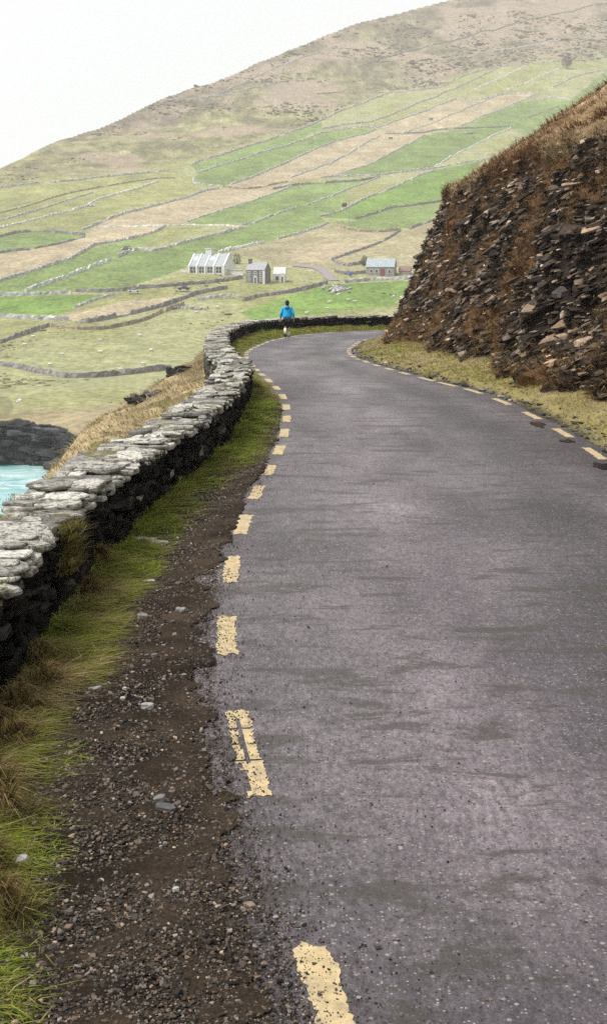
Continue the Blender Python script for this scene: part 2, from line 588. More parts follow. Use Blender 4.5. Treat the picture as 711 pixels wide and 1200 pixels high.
def even(P, n):
    s = np.concatenate([[0], np.cumsum(np.linalg.norm(np.diff(P, axis=0), axis=1))])
    ss = np.linspace(0, s[-1], n)
    return np.stack([np.interp(ss, s, P[:, k]) for k in range(2)], 1)

TL, NL = frames(LEFT)
TR, NR = frames(RIGHT)
# match the two edges by fraction of length
nst = 900
Lo = even(LEFT - NL * .32, nst)
Ro = even(RIGHT + NR * .22, nst)
road_z = lambda X, Y: zr(Y) + .008 + .012 * noise(X * .5, Y * .5, 0, 3)
V, F = strip(Lo, Ro, 48, road_z)
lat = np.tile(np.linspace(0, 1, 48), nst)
lane = 1 + .55 * np.exp(-((lat - .34) / .13) ** 2) - .42 * np.exp(-((lat - .70) / .09) ** 2) + .22 * np.exp(-((lat - .83) / .06) ** 2) - .18 * smooth(.86, .97, lat)  # wheel tracks; the pale left-centre band also has road sheen painted in
lane += .40 * smooth(.07, .02, lat + .05 * fbm(V[:, 0] * 2, V[:, 1] * 2.2, 0, 33, 3))      # paler along the broken left edge
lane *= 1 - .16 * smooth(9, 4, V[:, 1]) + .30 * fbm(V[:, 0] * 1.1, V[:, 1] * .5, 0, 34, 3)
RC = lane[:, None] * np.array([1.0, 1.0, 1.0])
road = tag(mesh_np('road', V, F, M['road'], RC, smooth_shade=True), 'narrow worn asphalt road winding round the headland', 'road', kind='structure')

# base sheet under everything near
xs, ys = np.linspace(-1.9, 16, 40), np.linspace(-8, 66, 120)
Xg, Yg = np.meshgrid(xs, ys)
w_, _ = near_dist(WALL, Xg, Yg)
V = np.stack([Xg.ravel(), Yg.ravel(), zr(Yg.ravel()) - .06 - .8 * smooth(0, -.6, w_)], 1)
C = np.tile([.07, .055, .04], (len(V), 1))
tag(mesh_np('ground', V, grid_faces(120, 40), M['soil'], C), 'bare earth under the roadside verges', 'ground', kind='structure')

# left verge
TW, NW = frames(WALL)
i0 = np.arange(0, len(LEFT), 1)
Lv = even(LEFT - NL * .22, 900)
Wv = even(WALL - NW * .1, 900)
# pair each verge station with the nearest wall point so the strip never folds
_, wi = near_dist(WALL, Lv[:, 0], Lv[:, 1])
wi = np.maximum.accumulate(wi)
k = np.ones(41) / 41
wif = np.convolve(np.pad(wi.astype(float), 20, mode='edge'), k, mode='valid')
Wq = np.stack([np.interp(wif, np.arange(len(WALL)), (WALL - NW * .12)[:, q]) for q in range(2)], 1)
V, F = strip(Lv, Wq, 26, verge_z)
F = F[:, ::-1]
dv, _ = near_dist(LEFT, V[:, 0], V[:, 1])
gm = smooth(-.1, .25, -dv - grass_edge(V[:, 1]) + .12 * noise(V[:, 0] * 5, V[:, 1] * 5, 0, 2))[:, None]
C = np.array([.052, .041, .033]) * (1 - gm) + np.array([.115, .135, .026]) * gm
tag(mesh_np('verge', V, F, M['soil'], C, smooth_shade=True), 'grassy earth verge between the road and the stone wall', 'verge', kind='structure')

# gravel washed over the asphalt edge: jagged right side
Yq = LEFT[:, 1]
m = (Yq > -1) & (Yq < 26) & (np.arange(len(LEFT)) < 420)
fine = even(LEFT[m], int(27 / .025))
Tf, Nf = frames(fine)
jag = .10 * noise(fine[:, 1] * 1.2, 0, 0, 21) + .10 * noise(fine[:, 1] * 3.4, 3, 0, 22) + .08 * noise(fine[:, 1] * 9, 5, 0, 23) + .04 * noise(fine[:, 1] * 30, 5, 0, 24)
off_r = np.interp(fine[:, 1], [0, 6, 10, 15, 20, 26], [.20, .20, .16, .14, .12, .16])
redge = fine - Nf * np.maximum(off_r - jag * np.interp(fine[:, 1], [0, 14, 20], [1.1, .8, .5]), .05)[:, None]
ledge = fine - Nf * (grass_edge(fine[:, 1]) + .25)[:, None]
nl = 14
lt = np.linspace(0, 1, nl) ** 1.7
tt = lt[None, :, None]
G = redge[:, None] * (1 - tt) + ledge[:, None] * tt
X, Y = G[..., 0].ravel(), G[..., 1].ravel()
latt = np.tile(lt, len(fine))
zz = np.maximum(verge_z(X, Y) + .010, zr(Y) + .026) + .012 * noise(X * 9, Y * 9, 0, 4) * smooth(0, .2, latt) - .006 * (latt < .005)
V = np.stack([X, Y, zz], 1)
nzc = fbm(X * 3, Y * 3, 0, 31, 3)[:, None]
C = np.array([.036, .0265, .019]) * (1 + .5 * nzc)
F = grid_faces(len(fine), nl)[:, ::-1]
tag(mesh_np('gravel_shoulder', V, F, M['soil'], C, smooth_shade=True), 'dark earthy gravel shoulder spilling over the asphalt edge', 'shoulder', kind='structure')
GZ = lambda X, Y: np.maximum(verge_z(X, Y) + .010, zr(np.ravel(Y)) + .022)

# loose gravel on it (uncountable)
def gravel(n):
    Y = 3.2 + 20 * R.uniform(0, 1, n) ** 1.9
    i = np.searchsorted(LEFT[:450, 1], Y)
    T, Nn = TL[i], NL[i]
    ge = grass_edge(Y)
    t = R.uniform(0, 1, n) ** .85
    off = .12 + t * (ge + .15)
    # some strays lie out on the asphalt
    st = R.uniform(0, 1, n) < .16
    off[st] = .16 - np.where(R.uniform(0, 1, st.sum()) < .8, R.exponential(.10, st.sum()), R.exponential(.5, st.sum()))
    X = LEFT[i, 0] - Nn[:, 0] * off
    size = np.clip(R.lognormal(math.log(.0062), .50, n), .003, .026)
    size[st] *= .62
    z = np.where(st, zr(Y) + .012, GZ(X, Y)) + size * .18
    S = size[:, None] * np.stack([R.uniform(.8, 1.5, n), R.uniform(.7, 1.2, n), R.uniform(.4, .8, n)], 1)
    g = np.clip(R.lognormal(math.log(.050), .75, n), .010, .30)
    C = g[:, None] * np.where(R.uniform(0, 1, (n, 1)) < .5, np.array([[1.34, 1.0, .74]]), np.array([[1.14, 1.0, .88]]))
    return scatter(np.stack([X, Y, z], 1), S, rotmats(n, R, .3), C, .2)
V, F, C = gravel(120000)
tag(mesh_np('gravel', V, F, M['gravel'], C), 'loose grey and brown gravel scattered along the road edge', 'gravel', kind='stuff')

# ------------------------------------------------------------------ right verge (between right line and rock bank)
def rverge_z(X, Y):
    d, _ = near_dist(RIGHT, X, Y)
    t = np.clip(d, 0, 5)
    return zr(np.ravel(Y)) + .002 + .10 * smooth(.1, .8, t) + .30 * smooth(.4, 2.2, t) + smooth(.2, .6, t) * .05 * fbm(np.ravel(X) * 2, np.ravel(Y) * 2, 0, 61, 3)
Rv = even(RIGHT + NR * .12, 500)
TC, NC = frames(CB)
_, ci = near_dist(CB, Rv[:, 0], Rv[:, 1])
ci = np.maximum.accumulate(ci).astype(float)
ci = np.convolve(np.pad(ci, 15, mode='edge'), np.ones(31) / 31, mode='valid')
Cq = np.stack([np.interp(ci, np.arange(len(CB)), (CB + NC * .8)[:, q]) for q in range(2)], 1)
V, F = strip(Rv, Cq, 22, rverge_z)
dv, _ = near_dist(RIGHT, V[:, 0], V[:, 1])
gm = smooth(.15, .5, dv + .15 * noise(V[:, 0] * 4, V[:, 1] * 4, 0, 9))[:, None]
C = np.array([.05, .042, .036]) * (1 - gm) + np.array([.24, .20, .085]) * gm
tag(mesh_np('verge', V, F, M['soil'], C, smooth_shade=True), 'grassy verge under the rock bank on the inside of the bend', 'verge', kind='structure')

# ------------------------------------------------------------------ painted edge dashes (children of the road)
def arcs(P, S, pts):
    _, i = near_dist(P, [p[0] for p in pts], [p[1] for p in pts])
    return S[i]
def dash(P, S, s0, s1, w, wear='none', cell=.0125, near=True):
    n = max(6, int((s1 - s0) / (cell if near else .08)))
    mm = max(4, int(w / cell)) if near else 3
    ss = np.linspace(s0, s1, n + 1)
    C0 = np.stack([np.interp(ss, S, P[:, k]) for k in range(2)], 1)
    T, Nn = frames(C0)
    tt = np.linspace(-.5, .5, mm + 1)
    wv = w * (1 + .05 * noise(ss * 6, s0, 0, 3))
    G = C0[:, None] + Nn[:, None] * (tt[None, :, None] * wv[:, None, None])
    # ragged ends
    endj = .05 * noise(tt * 7 + s0 * 3, 1.3, 0, 71)
    G[0] += T[0] * endj[:, None]; G[-1] += T[-1] * endj[::-1, None]
    if near:      # sides spread and crumble unevenly
        sj = np.clip((np.abs(tt) - .3) / .2, 0, 1) * np.sign(tt)
        G = G + Nn[:, None] * (sj[None, :, None] * (w * (.10 * noise(ss[:, None] * 14 + np.sign(tt)[None] * 7, s0, 0, 13) + .07 * noise(ss[:, None] * 45 + np.sign(tt)[None] * 3, s0, 0, 14)))[..., None])
    X, Y = G[..., 0].ravel(), G[..., 1].ravel()
    Z = road_z(X, Y) + .004
    V = np.stack([X, Y, Z], 1)
    F = grid_faces(n + 1, mm + 1)
    ctr = V[F].mean(1)
    lat = np.tile((tt[:-1] + tt[1:]) / 2, n)
    lon = np.repeat((np.arange(n) + .5) / n, mm)
    if near:
        f = fbm(ctr[:, 0] * 16, ctr[:, 1] * 9, 0, 41, 4)
        edge = np.minimum(.5 - np.abs(lat), .12) * 3
        keep = f + edge * 1.3 > -.92
        if wear == 'grooves':      # rubbed away in two lengthwise bands at its far end
            g1 = (np.abs(lat + .10 + .05 * noise(lon * 9, 2, 0, 5)) < .10) & (lon > .36) & (lon < .9)
            g2 = (np.abs(((lon * 5.2) % 1) - .5) > .43) & (lon > .36) & (lon < .93) & (f < .5)
            keep &= ~(g1 | g2) & ~((lat < -.34) & (lon > .30) & (lon < .36))
            keep &= ~((lat < -.22 + .25 * (lon - .1)) & (lon < .28) & (lon > .06) )
        F = F[keep]
    return mesh_np('edge_dash', V, F[:, ::-1], M['paint'], parent=road)

lpx = [((362, 1104), (398, 1215)), ((276, 836), (300, 937)), ((264, 722), (264, 769)), ((272, 654), (270, 684)), ((287, 606), (282, 627)), ((303, 569), (298, 586)), ((318, 546), (314, 557))]
last = None
for k, (a, b) in enumerate(lpx):
    sa, sb = arcs(LEFT, LS, [road_hit(*a), road_hit(*b)])
    dash(LEFT, LS, min(sa, sb), max(sa, sb),   .138, 'grooves' if k == 1 else 'none')
    last = max(sa, sb)
    print('left dash', k, round(sa, 2), round(sb, 2))
s = last + 1.0
for k in range(34):
    if s + 1 > LS[-1] - 1: break
    dash(LEFT, LS, s, s + 1.0, .15, near=k < 4, cell=.02)
    s += 2.0
cs = [arcs(RIGHT, RS, [p])[0] for p in RP]
for k in range(7):
    c = cs[k]
    dash(RIGHT, RS, c - .6, c + .6, .14, near=True, cell=.02)
for j in range(1, 9):
    c = cs[0] - j * 2.35
    if c > 1: dash(RIGHT, RS, c - .6, c + .6, .14, near=True, cell=.02)
s = cs[6] + 1.6
while s < RS[-1] - 8:
    dash(RIGHT, RS, s, s + 1.0, .15, near=False)
    s += 2.0

# puddles against the right-hand line
def puddle(u, v, rx, ry, seed):
    c = road_hit(u, v)
    n = 28
    a = np.linspace(0, 2 * np.pi, n, endpoint=False)
    r = 1 + .7 * noise(np.cos(a) * 1.9 + seed * 5.3, np.sin(a) * 1.7, 0, 7)
    X, Y = c[0] + rx * r * np.cos(a), c[1] + ry * r * np.sin(a)
    V = np.vstack([np.stack([X, Y, road_z(X, Y).mean() * np.ones(n) + .008], 1), [[c[0], c[1], road_z(np.array([c[0]]), np.array([c[1]]))[0] + .009]]])
    F = np.array([(i, (i + 1) % n, n) for i in range(n)])
    o = mesh_np('puddle', V, F, M['puddle'])
    return o
tag(puddle(704, 547, .17, .26, 1), 'dark puddle beside the yellow dash at the picture edge', 'puddle', kind='structure')
tag(puddle(628, 498, .13, .34, 2), 'small rain puddle by the right-hand dashes below the rock bank', 'puddle', kind='structure')
tag(puddle(664, 518, .10, .18, 3), 'tiny puddle between two right-hand yellow dashes', 'puddle', kind='structure')

# ------------------------------------------------------------------ stone parapet wall
WT = .64      # thickness
WH = .65
wall = tag(empty('stone_wall', (0, 0, 0)), 'long low roadside parapet of dark rubble with pale lichened slate coping', 'wall', kind='thing')
def wall_point(s, lat, z):
    """s along, lat metres from the inner (road) face towards the sea, z above local base"""
    x = np.interp(s, WS, WALL[:, 0]); y = np.interp(s, WS, WALL[:, 1])
    nx = np.interp(s, WS, NW[:, 0]); ny = np.interp(s, WS, NW[:, 1])
    X, Y = x - nx * lat, y - ny * lat
    return np.stack([X, Y, zr(y) + .06 + z], -1)
def wall_top(s):
    return WH + .035 * noise(s * .8, 1, 0, 14) + .02 * noise(s * 2.7, 4, 0, 15)
# core
ss = np.arange(0, WS[-1], .25)
top = wall_top(ss) - .07
prof = [(.07, -.35), (.08, None), (WT - .08, None), (WT - .02, -1.2)]
rows = np.stack([wall_point(ss, np.full_like(ss, l), top if z is None else np.full_like(ss, z)) for l, z in prof], 1)
V = rows.reshape(-1, 3)
C = np.tile([.010, .009, .008], (len(V), 1))
mesh_np('wall_core', V, grid_faces(len(ss), 4), M['rubble'], C, wall)
# face stones in rough courses
def face_stones(inner, s0, s1):
    P, S, A, Cc = [], [], [], []
    z = -.24 if inner else -.75
    while z < WH - .06:
        h = rnd.uniform(.055, .13)
        s = s0 + rnd.uniform(0, .3)
        while s < s1:
            far = np.interp(s, WS, WALL[:, 1]) > 33
            l = rnd.uniform(.10, .42) * (1.4 if far else 1)
            hh = h * rnd.uniform(.7, 1.15)
            dpt = rnd.uniform(.12, .2)
            pro = rnd.uniform(-.025, .045)
            lat = dpt / 2 - pro if inner else WT - dpt / 2 + pro
            batter = .02 * (z / WH)
            P.append((s + l / 2, lat + (batter if inner else -batter), z + h / 2 + rnd.uniform(-.012, .012)))
            S.append((l * rnd.uniform(.9, 1.02), dpt, hh))
            A.append((rnd.gauss(0, .08), rnd.gauss(0, .09), rnd.gauss(0, .09)))
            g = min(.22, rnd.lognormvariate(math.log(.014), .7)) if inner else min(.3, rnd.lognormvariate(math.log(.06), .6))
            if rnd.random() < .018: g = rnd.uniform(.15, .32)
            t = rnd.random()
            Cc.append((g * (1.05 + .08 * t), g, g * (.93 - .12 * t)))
            s += l * rnd.uniform(.95, 1.06)
        z += h
    return np.array(P), np.array(S), np.array(A), np.array(Cc)
def place_stones(P, S, A, Cc, jitter=.16):
    n = len(P)
    pos = wall_point(P[:, 0], P[:, 1], P[:, 2])
    tx = np.interp(P[:, 0], WS, TW[:, 0]); ty = np.interp(P[:, 0], WS, TW[:, 1])
    yaw = np.arctan2(ty, tx) + A[:, 2]
    out = np.empty((n, 3, 3))
    for i in range(n):
        out[i] = np.array(Matrix.Rotation(yaw[i], 3, 'Z') @ Matrix.Rotation(A[i, 0], 3, 'Y') @ Matrix.Rotation(A[i, 1], 3, 'X'))
    return scatter(pos, S, out, Cc, jitter)
smax = WS[-1]
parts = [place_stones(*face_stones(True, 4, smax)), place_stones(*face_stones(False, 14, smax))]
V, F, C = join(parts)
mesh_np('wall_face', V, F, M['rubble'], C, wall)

# coping: flat slates laid across the top in overlapping thin layers
def slab(n_sides, rx, ry, th, rr):
    """irregular flat stone, local coordinates: ring of sides with a broken, chamfered rim and stepped top layer"""
    a0 = rr.random() * 6.28
    ang = [a0 + 2 * math.pi * (k + rr.uniform(-.28, .28)) / n_sides for k in range(n_sides)]
    def sq(a):   # superellipse so that slabs read as blocks, not discs
        c, s_ = math.cos(a), math.sin(a)
        e = (abs(c) ** 3.2 + abs(s_) ** 3.2) ** (-1 / 3.2)
        return c * e, s_ * e
    rj = [rr.uniform(.86, 1.06) for _ in ang]
    rings = []
    for (f, z) in ((.94, -.5), (1.0, -.25), (1.0, .15), (.95, .46)):
        rings.append([(sq(a)[0] * rx * f * j * rr.uniform(.98, 1.02), sq(a)[1] * ry * f * j * rr.uniform(.98, 1.02), z * th) for a, j in zip(ang, rj)])
    ox, oy = rr.uniform(-.1, .1), rr.uniform(-.1, .1)
    rings.append([(p[0] * .72 + ox * rx, p[1] * .72 + oy * ry, th * (.5 + rr.uniform(0, .12))) for p in rings[-1]])
    vs = [p for r in rings for p in r]
    n = n_sides
    q = [(i * n + k, i * n + (k + 1) % n, (i + 1) * n + (k + 1) % n, (i + 1) * n + k) for i in range(4) for k in range(n)]
    vs.append((ox * rx, oy * ry, th * .55)); vs.append((0, 0, -th * .5))
    t = [(4 * n + k, 4 * n + (k + 1) % n, 5 * n) for k in range(n)] + [((k + 1) % n, k, 5 * n + 1) for k in range(n)]
    return np.array(vs), np.array(q), np.array(t)
parts = []
for layer in range(4):
    s = 4.0 + layer * .13
    while s < smax:
        yw = np.interp(s, WS, WALL[:, 1])
        far = yw > 36
        span = rnd.random()
        if layer == 3 and yw > 30: break
        # one slab right across, or two side by side
        along = rnd.uniform(.16, .40) * (1.5 if far else 1)
        if span < .42:
            cuts = [(.0, 1.0)]
        else:
            c = rnd.uniform(.35, .65)
            cuts = [(0, c), (c, 1.0)]
        if layer == 3:      # broken chips lying on top
            along = rnd.uniform(.07, .2)
            c = rnd.uniform(0, .75)
            cuts = [(c, c + rnd.uniform(.10, .28))]
        for (a, b) in cuts:
            if layer == 2 and rnd.random() < .45: continue
            if layer == 3 and rnd.random() < .35: continue
            lat = (a + b) / 2 * WT + rnd.uniform(-.03, .03)
            ry = (b - a) * WT * .5 * rnd.uniform(.92, 1.14) + .02
            th = rnd.uniform(.012, .03) if layer == 3 else rnd.uniform(.022, .060) if layer else rnd.uniform(.04, .08)
            z = wall_top(np.array([s]))[0] - .075 + min(layer, 2.45) * .042 + rnd.uniform(-.012, .014)
            V, q, t = slab(rnd.randint(7, 10), along * .62, ry, th, rnd)
            x, y, zc = wall_point(np.array([s + along / 2]), np.array([lat]), np.array([z]))[0]
            yaw = math.atan2(np.interp(s, WS, TW[:, 1]), np.interp(s, WS, TW[:, 0])) + rnd.gauss(0, .16)
            Rm = np.array(Matrix.Rotation(yaw, 3, 'Z') @ Matrix.Rotation(rnd.gauss(0, .055), 3, 'X') @ Matrix.Rotation(rnd.gauss(0, .075), 3, 'Y'))
            V = V @ Rm.T + np.array([x, y, zc])
            g = rnd.choice([.35, .55, .75, .9, 1.0, 1.1]) * rnd.uniform(.85, 1.1)
            parts.append((V, [q, t], np.tile([g * 1.0, g * .99, g * .96], (len(V), 1))))
        s += along * rnd.uniform(.9, 1.15)
V, F, C = join(parts)
mesh_np('coping', V, F, M['coping'], C, wall)
# moss and grass growing on the near top of the wall
def tufts_on(centres, nper, h, w, spread, cols, rng, lean=.5, tip=1.25, leanbias=(0, 0)):
    P = np.repeat(centres, nper, axis=0)
    n = len(P)
    P[:, :2] += rng.normal(0, spread, (n, 2))
    hh = h * rng.uniform(.5, 1.2, n)
    ln = rng.normal(0, 1, (n, 2)) * (hh * lean)[:, None] + np.array(leanbias) * hh[:, None]
    c = np.asarray(cols)[rng.integers(0, len(cols), n)] * rng.uniform(.7, 1.25, (n, 1))
    return blades(P, hh, w * rng.uniform(.6, 1.3, n), ln, c * .9, c * tip, rng)
ms = R.uniform(7.5, 30, 130)
mc = wall_point(ms, R.choice([.02, .06, .12, .3, .5, .66], 130), wall_top(ms) + .0)
near_tuft = wall_point(np.full(90, 14.9) + R.normal(0, .14, 90), R.uniform(-.09, .16, 90), WH - .08 + R.uniform(-.30, .08, 90))
V, F, C = join([tufts_on(mc, 22, .035, .006, .045, [(.13, .12, .02), (.18, .15, .03), (.12, .09, .03)], R, .8),
                tufts_on(near_tuft, 30, .08, .006, .04, [(.12, .13, .02), (.20, .16, .05), (.07, .06, .02), (.28, .22, .10)], R, .8, leanbias=(.6, -.2))])
mesh_np('moss', V, F, M['blade'], C, wall)

# ------------------------------------------------------------------ grass on the left verge
def verge_grass():
    parts = []
    # main sward, denser near the camera
    n = 170000
    Y = 3.0 + 67 * R.uniform(0, 1, n) ** 1.7
    X = np.empty(n)
    t = R.uniform(0, 1, n)
    i = np.minimum(np.searchsorted(LEFT[:, 1], Y), len(LEFT) - 1)
    # beyond the leftmost point of the curve walk along the line instead of along Y
    si = np.interp(Y, [3, 70], [0, 1])
    st = np.where(R.uniform(0, 1, n) < .38, R.uniform(2.5, 12, n), 3 + (R.uniform(0, 1, n) ** 1.5) * 78)
    st = st + 6
    px = np.interp(st, LS, LEFT[:, 0]); py = np.interp(st, LS, LEFT[:, 1])
    nx = np.interp(st, LS, NL[:, 0]); ny = np.interp(st, LS, NL[:, 1])
    ge = grass_edge(py)
    # distance available to the wall
    wd, _ = near_dist(WALL, px, py)
    off = ge + (wd - ge + .05) * t ** .9 - .10 * R.uniform(0, 1, n) ** 2
    X, Y = px - nx * off, py - ny * off
    wd2, _ = near_dist(WALL, X, Y)
    ok = (wd2 > .0) & (wd > ge + .05)
    cover = fbm(X * 1.6, Y * 1.2, 0, 77, 3); clump = fbm(X * 5.5, Y * 4.0, 0, 78, 3)
    fringe = (off - ge) < .22
    ok &= ~(fringe & (cover + .6 * R.uniform(-1, 1, n) < .0))
    X, Y, wd2, cover, clump = X[ok], Y[ok], wd2[ok], cover[ok], clump[ok]
    n = len(X)
    dist = np.clip(Y, 4, 80)
    z = verge_z(X, Y) - .008
    tall = smooth(.75, .1, wd2)
    brown = np.clip(.03 + .30 * np.maximum(clump, 0) + .55 * fbm(X * 1.1 + 4, Y * .8, 0, 91, 3) + .22 * tall * smooth(20, 9, Y), 0, 1) > R.uniform(0, 1, n)
    hh = (.045 + .05 * R.uniform(0, 1, n) + .10 * tall * R.uniform(0, 1, n)) * np.where(brown, 1.15, 1)
    w = np.maximum(.0070, dist * .00070) * R.uniform(.7, 1.4, n)
    ln = R.normal(0, .95, (n, 2)) * hh[:, None] + np.array([.6, -.25]) * hh[:, None]
    hh = hh * .50 * (1 + .45 * np.clip(clump, -1, 1))
    g = np.array([(.215, .275, .030), (.155, .225, .022), (.285, .320, .045), (.32, .305, .085)])[R.integers(0, 4, n)]
    b = np.array([(.24, .17, .075), (.33, .25, .13), (.16, .10, .045), (.38, .30, .17)])[R.integers(0, 4, n)]
    c = np.where(brown[:, None], b, g) * R.uniform(.6, 1.3, (n, 1)) * np.where(clump < -.35, .55, 1.0)[:, None]
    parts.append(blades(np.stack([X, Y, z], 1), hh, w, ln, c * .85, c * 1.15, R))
    # shaggy tussocks of dead grass leaning off the wall foot
    tc = []
    for (u, v, dz) in ((0, 1065, .1), (-6, 920, .1), (8, 955, .08), (15, 865, .1), (52, 800, .1), (45, 770, .1), (105, 690, .1), (20, 820, .12), (-25, 1010, .1), (-10, 850, .1), (118, 668, .05)):
        tc.append(road_hit(u, v, dz))
    for c0 in tc:
        k = 420
        r_ = np.abs(R.normal(0, .11, k)); a = R.uniform(0, 6.28, k)
        P = np.stack([c0[0] + r_ * np.cos(a) * .8, c0[1] + r_ * np.sin(a) * 1.1, np.zeros(k)], 1)
        P[:, 2] = verge_z(P[:, 0], P[:, 1]) + .10 * np.exp(-(r_ / .12) ** 2) - .01
        hh = R.uniform(.06, .17, k)
        ln = np.stack([np.cos(a) * .5 + .65, np.sin(a) * .5 - .25], 1) * (hh * R.uniform(.4, 1.1, k))[:, None]
        cc = np.array([(.27, .19, .085), (.12, .075, .035), (.38, .29, .15), (.20, .21, .04), (.06, .04, .02)])[R.choice(5, k, p=[.32, .26, .16, .14, .12])] * R.uniform(.7, 1.2, (k, 1))
        parts.append(blades(P, hh, np.full(k, .005), ln, cc * .7, cc * 1.2, R, .9))
    return join(parts)
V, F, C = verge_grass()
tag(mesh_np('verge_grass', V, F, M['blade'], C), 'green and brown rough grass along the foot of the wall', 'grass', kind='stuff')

def rverge_grass():
    n = 40000
    st = R.uniform(12, RS[-1] - 8, n)
    px = np.interp(st, RS, RIGHT[:, 0]); py = np.interp(st, RS, RIGHT[:, 1])
    nx = np.interp(st, RS, NR[:, 0]); ny = np.interp(st, RS, NR[:, 1])
    cd, _ = near_dist(CB, px, py)
    off = .22 + (np.abs(cd) + .5 - .22) * R.uniform(0, 1, n)
    X, Y = px + nx * off, py + ny * off
    cover = fbm(X * 1.3, Y * 1.0, 0, 177, 3)
    ok = ~((off < .6) & (cover + R.uniform(-.7, .7, n) < .05))
    X, Y, off, cd = X[ok], Y[ok], off[ok], np.abs(cd)[ok]
    n = len(X)
    z = rverge_z(X, Y) - .008
    f = np.clip(off / (cd + .3), 0, 1)
    brown = np.clip(.50 + .5 * fbm(X * .9, Y * .7, 0, 191, 3) + .35 * (f - .4), 0, 1) > R.uniform(0, 1, n)
    hh = R.uniform(.04, .10, n) * (1 + .8 * f)
    w = np.maximum(.006, Y * .0006) * R.uniform(.7, 1.4, n)
    ln = R.normal(0, .9, (n, 2)) * hh[:, None] + np.array([-.6, -.3]) * hh[:, None]
    hh = hh * .6
    g = np.array([(.26, .265, .06), (.20, .225, .045), (.31, .29, .09)])[R.integers(0, 3, n)]
    b = np.array([(.46, .37, .23), (.54, .45, .30), (.34, .25, .14)])[R.integers(0, 3, n)]
    c = np.where(brown[:, None], b, g) * R.uniform(.7, 1.25, (n, 1))
    return blades(np.stack([X, Y, z], 1), hh, w, ln, c * .85, c * 1.15, R)
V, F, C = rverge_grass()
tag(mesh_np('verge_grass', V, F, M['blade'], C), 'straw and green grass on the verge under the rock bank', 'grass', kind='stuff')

# dark stony crumbs along the right asphalt edge
n = 1500
st = R.uniform(16, RS[-1] - 14, n)
px = np.interp(st, RS, RIGHT[:, 0]); py = np.interp(st, RS, RIGHT[:, 1]); nx = np.interp(st, RS, NR[:, 0]); ny = np.interp(st, RS, NR[:, 1])
off = .16 + R.exponential(.22, n)
X, Y = px + nx * off, py + ny * off
size = np.clip(R.lognormal(math.log(.03), .6, n), .012, .13)
S = size[:, None] * np.stack([R.uniform(.8, 1.6, n), R.uniform(.7, 1.3, n), R.uniform(.3, .7, n)], 1)
g = np.clip(R.lognormal(math.log(.08), .7, n), .02, .4)
V, F, C = scatter(np.stack([X, Y, rverge_z(X, Y) + size * .2], 1), S, rotmats(n, R, .25), g[:, None] * np.array([1.05, .96, .88]), .2)
tag(mesh_np('gravel', V, F, M['gravel'], C), 'dark stone crumbs along the asphalt edge below the rock bank', 'gravel', kind='stuff')

# loose stones one can point to
def loose_stone(u, v, size, g, label, zf=None, yaw=0.0, flat=.45):
    zf = zf or (lambda X, Y: GZ(X, Y))
    p = hit(u, v, zf, 3, 60)
    rr = random.Random(int(u * 7 + v))
    V, q, t = slab(9, size / 2, size * .36, size * flat, rr)
    V = V + np.random.default_rng(int(u + v)).normal(0, size * .02, V.shape)
    Rm = np.array(Matrix.Rotation(yaw, 3, 'Z') @ Matrix.Rotation(rr.gauss(0, .12), 3, 'X') @ Matrix.Rotation(rr.gauss(0, .12), 3, 'Y'))
    V = V @ Rm.T
    C = np.tile([g * 1.03, g, g * .96], (len(V), 1))
    o = mesh_np('loose_stone', V, [q, t], M['gravel'], C)
    o.location = (p[0], p[1], p[2] + size * flat * .42)
    tag(o, label, 'stone', 'loose stones on the left roadside')
for a in ((173, 830, .085, .28, 'pale flat stone alone on the gravel above the split yellow dash', None, .1, .38),
          (187, 940, .065, .16, 'rounded grey stone on dark gravel with a twig of earth beside it', None, .3, .5),
          (194, 949, .10, .09, 'flat dark stone lying just below a rounded grey one', None, -.1, .25),
          (212, 717, .085, .22, 'grey stone near the asphalt edge at the end of a dark crack', None, .0, .4),
          (167, 725, .085, .20, 'dull grey stone where the gravel meets the grass', None, .2, .45),
          (181, 770, .05, .14, 'small dark stone in the middle of the gravel below two larger ones', None, .6, .5),
          (25, 1013, .075, .36, 'whitish stone sunk in green grass near the bottom left corner', verge_z, .1, .5),
          (170, 634, .22, .30, 'long flat slate lying in the grass below the wall', verge_z, -.15, .16),
          (186, 638, .19, .36, 'lighter flat slate leaning beside a longer one in the grass', verge_z, .1, .2),
          (174, 682, .12, .38, 'thin white stone at the gravel edge of the grass', verge_z, -.1, .16),
          (148, 676, .11, .22, 'thin grey slate half hidden in the verge grass', verge_z, .2, .2),
          (112, 808, .09, .26, 'flat pale stone on the fringe of grass and gravel', None, .0, .22),
          (144, 820, .035, .40, 'small light stone, lower of two between grass and gravel', None, .4, .5),
          (146, 808, .03, .45, 'tiny white stone, upper of two between grass and gravel', None, .9, .5),
          (206, 1045, .032, .35, 'small white pebble alone on the dark gravel low down', None, .4, .6)):
    loose_stone(*a)

# ------------------------------------------------------------------ bank outside the wall, down to the sea
def bank_edge(s):
    y = np.interp(s, WS, WALL[:, 1]); x = np.interp(s, WS, WALL[:, 0])
    e = np.interp(y, [0, 12, 15, 18, 22, 26, 30, 34, 37, 41, 46], [.15, .2, .45, 1.3, 2.4, 2.8, 2.7, 2.3, 1.6, .8, .4])
    return e
ss = np.arange(0, WS[-1], .25)
offs = np.concatenate([np.linspace(-.1, 3.6, 34), np.linspace(4.0, 14, 16), np.linspace(16, 44, 12)])
Wo = wall_point(ss, np.full_like(ss, WT), np.zeros_like(ss))
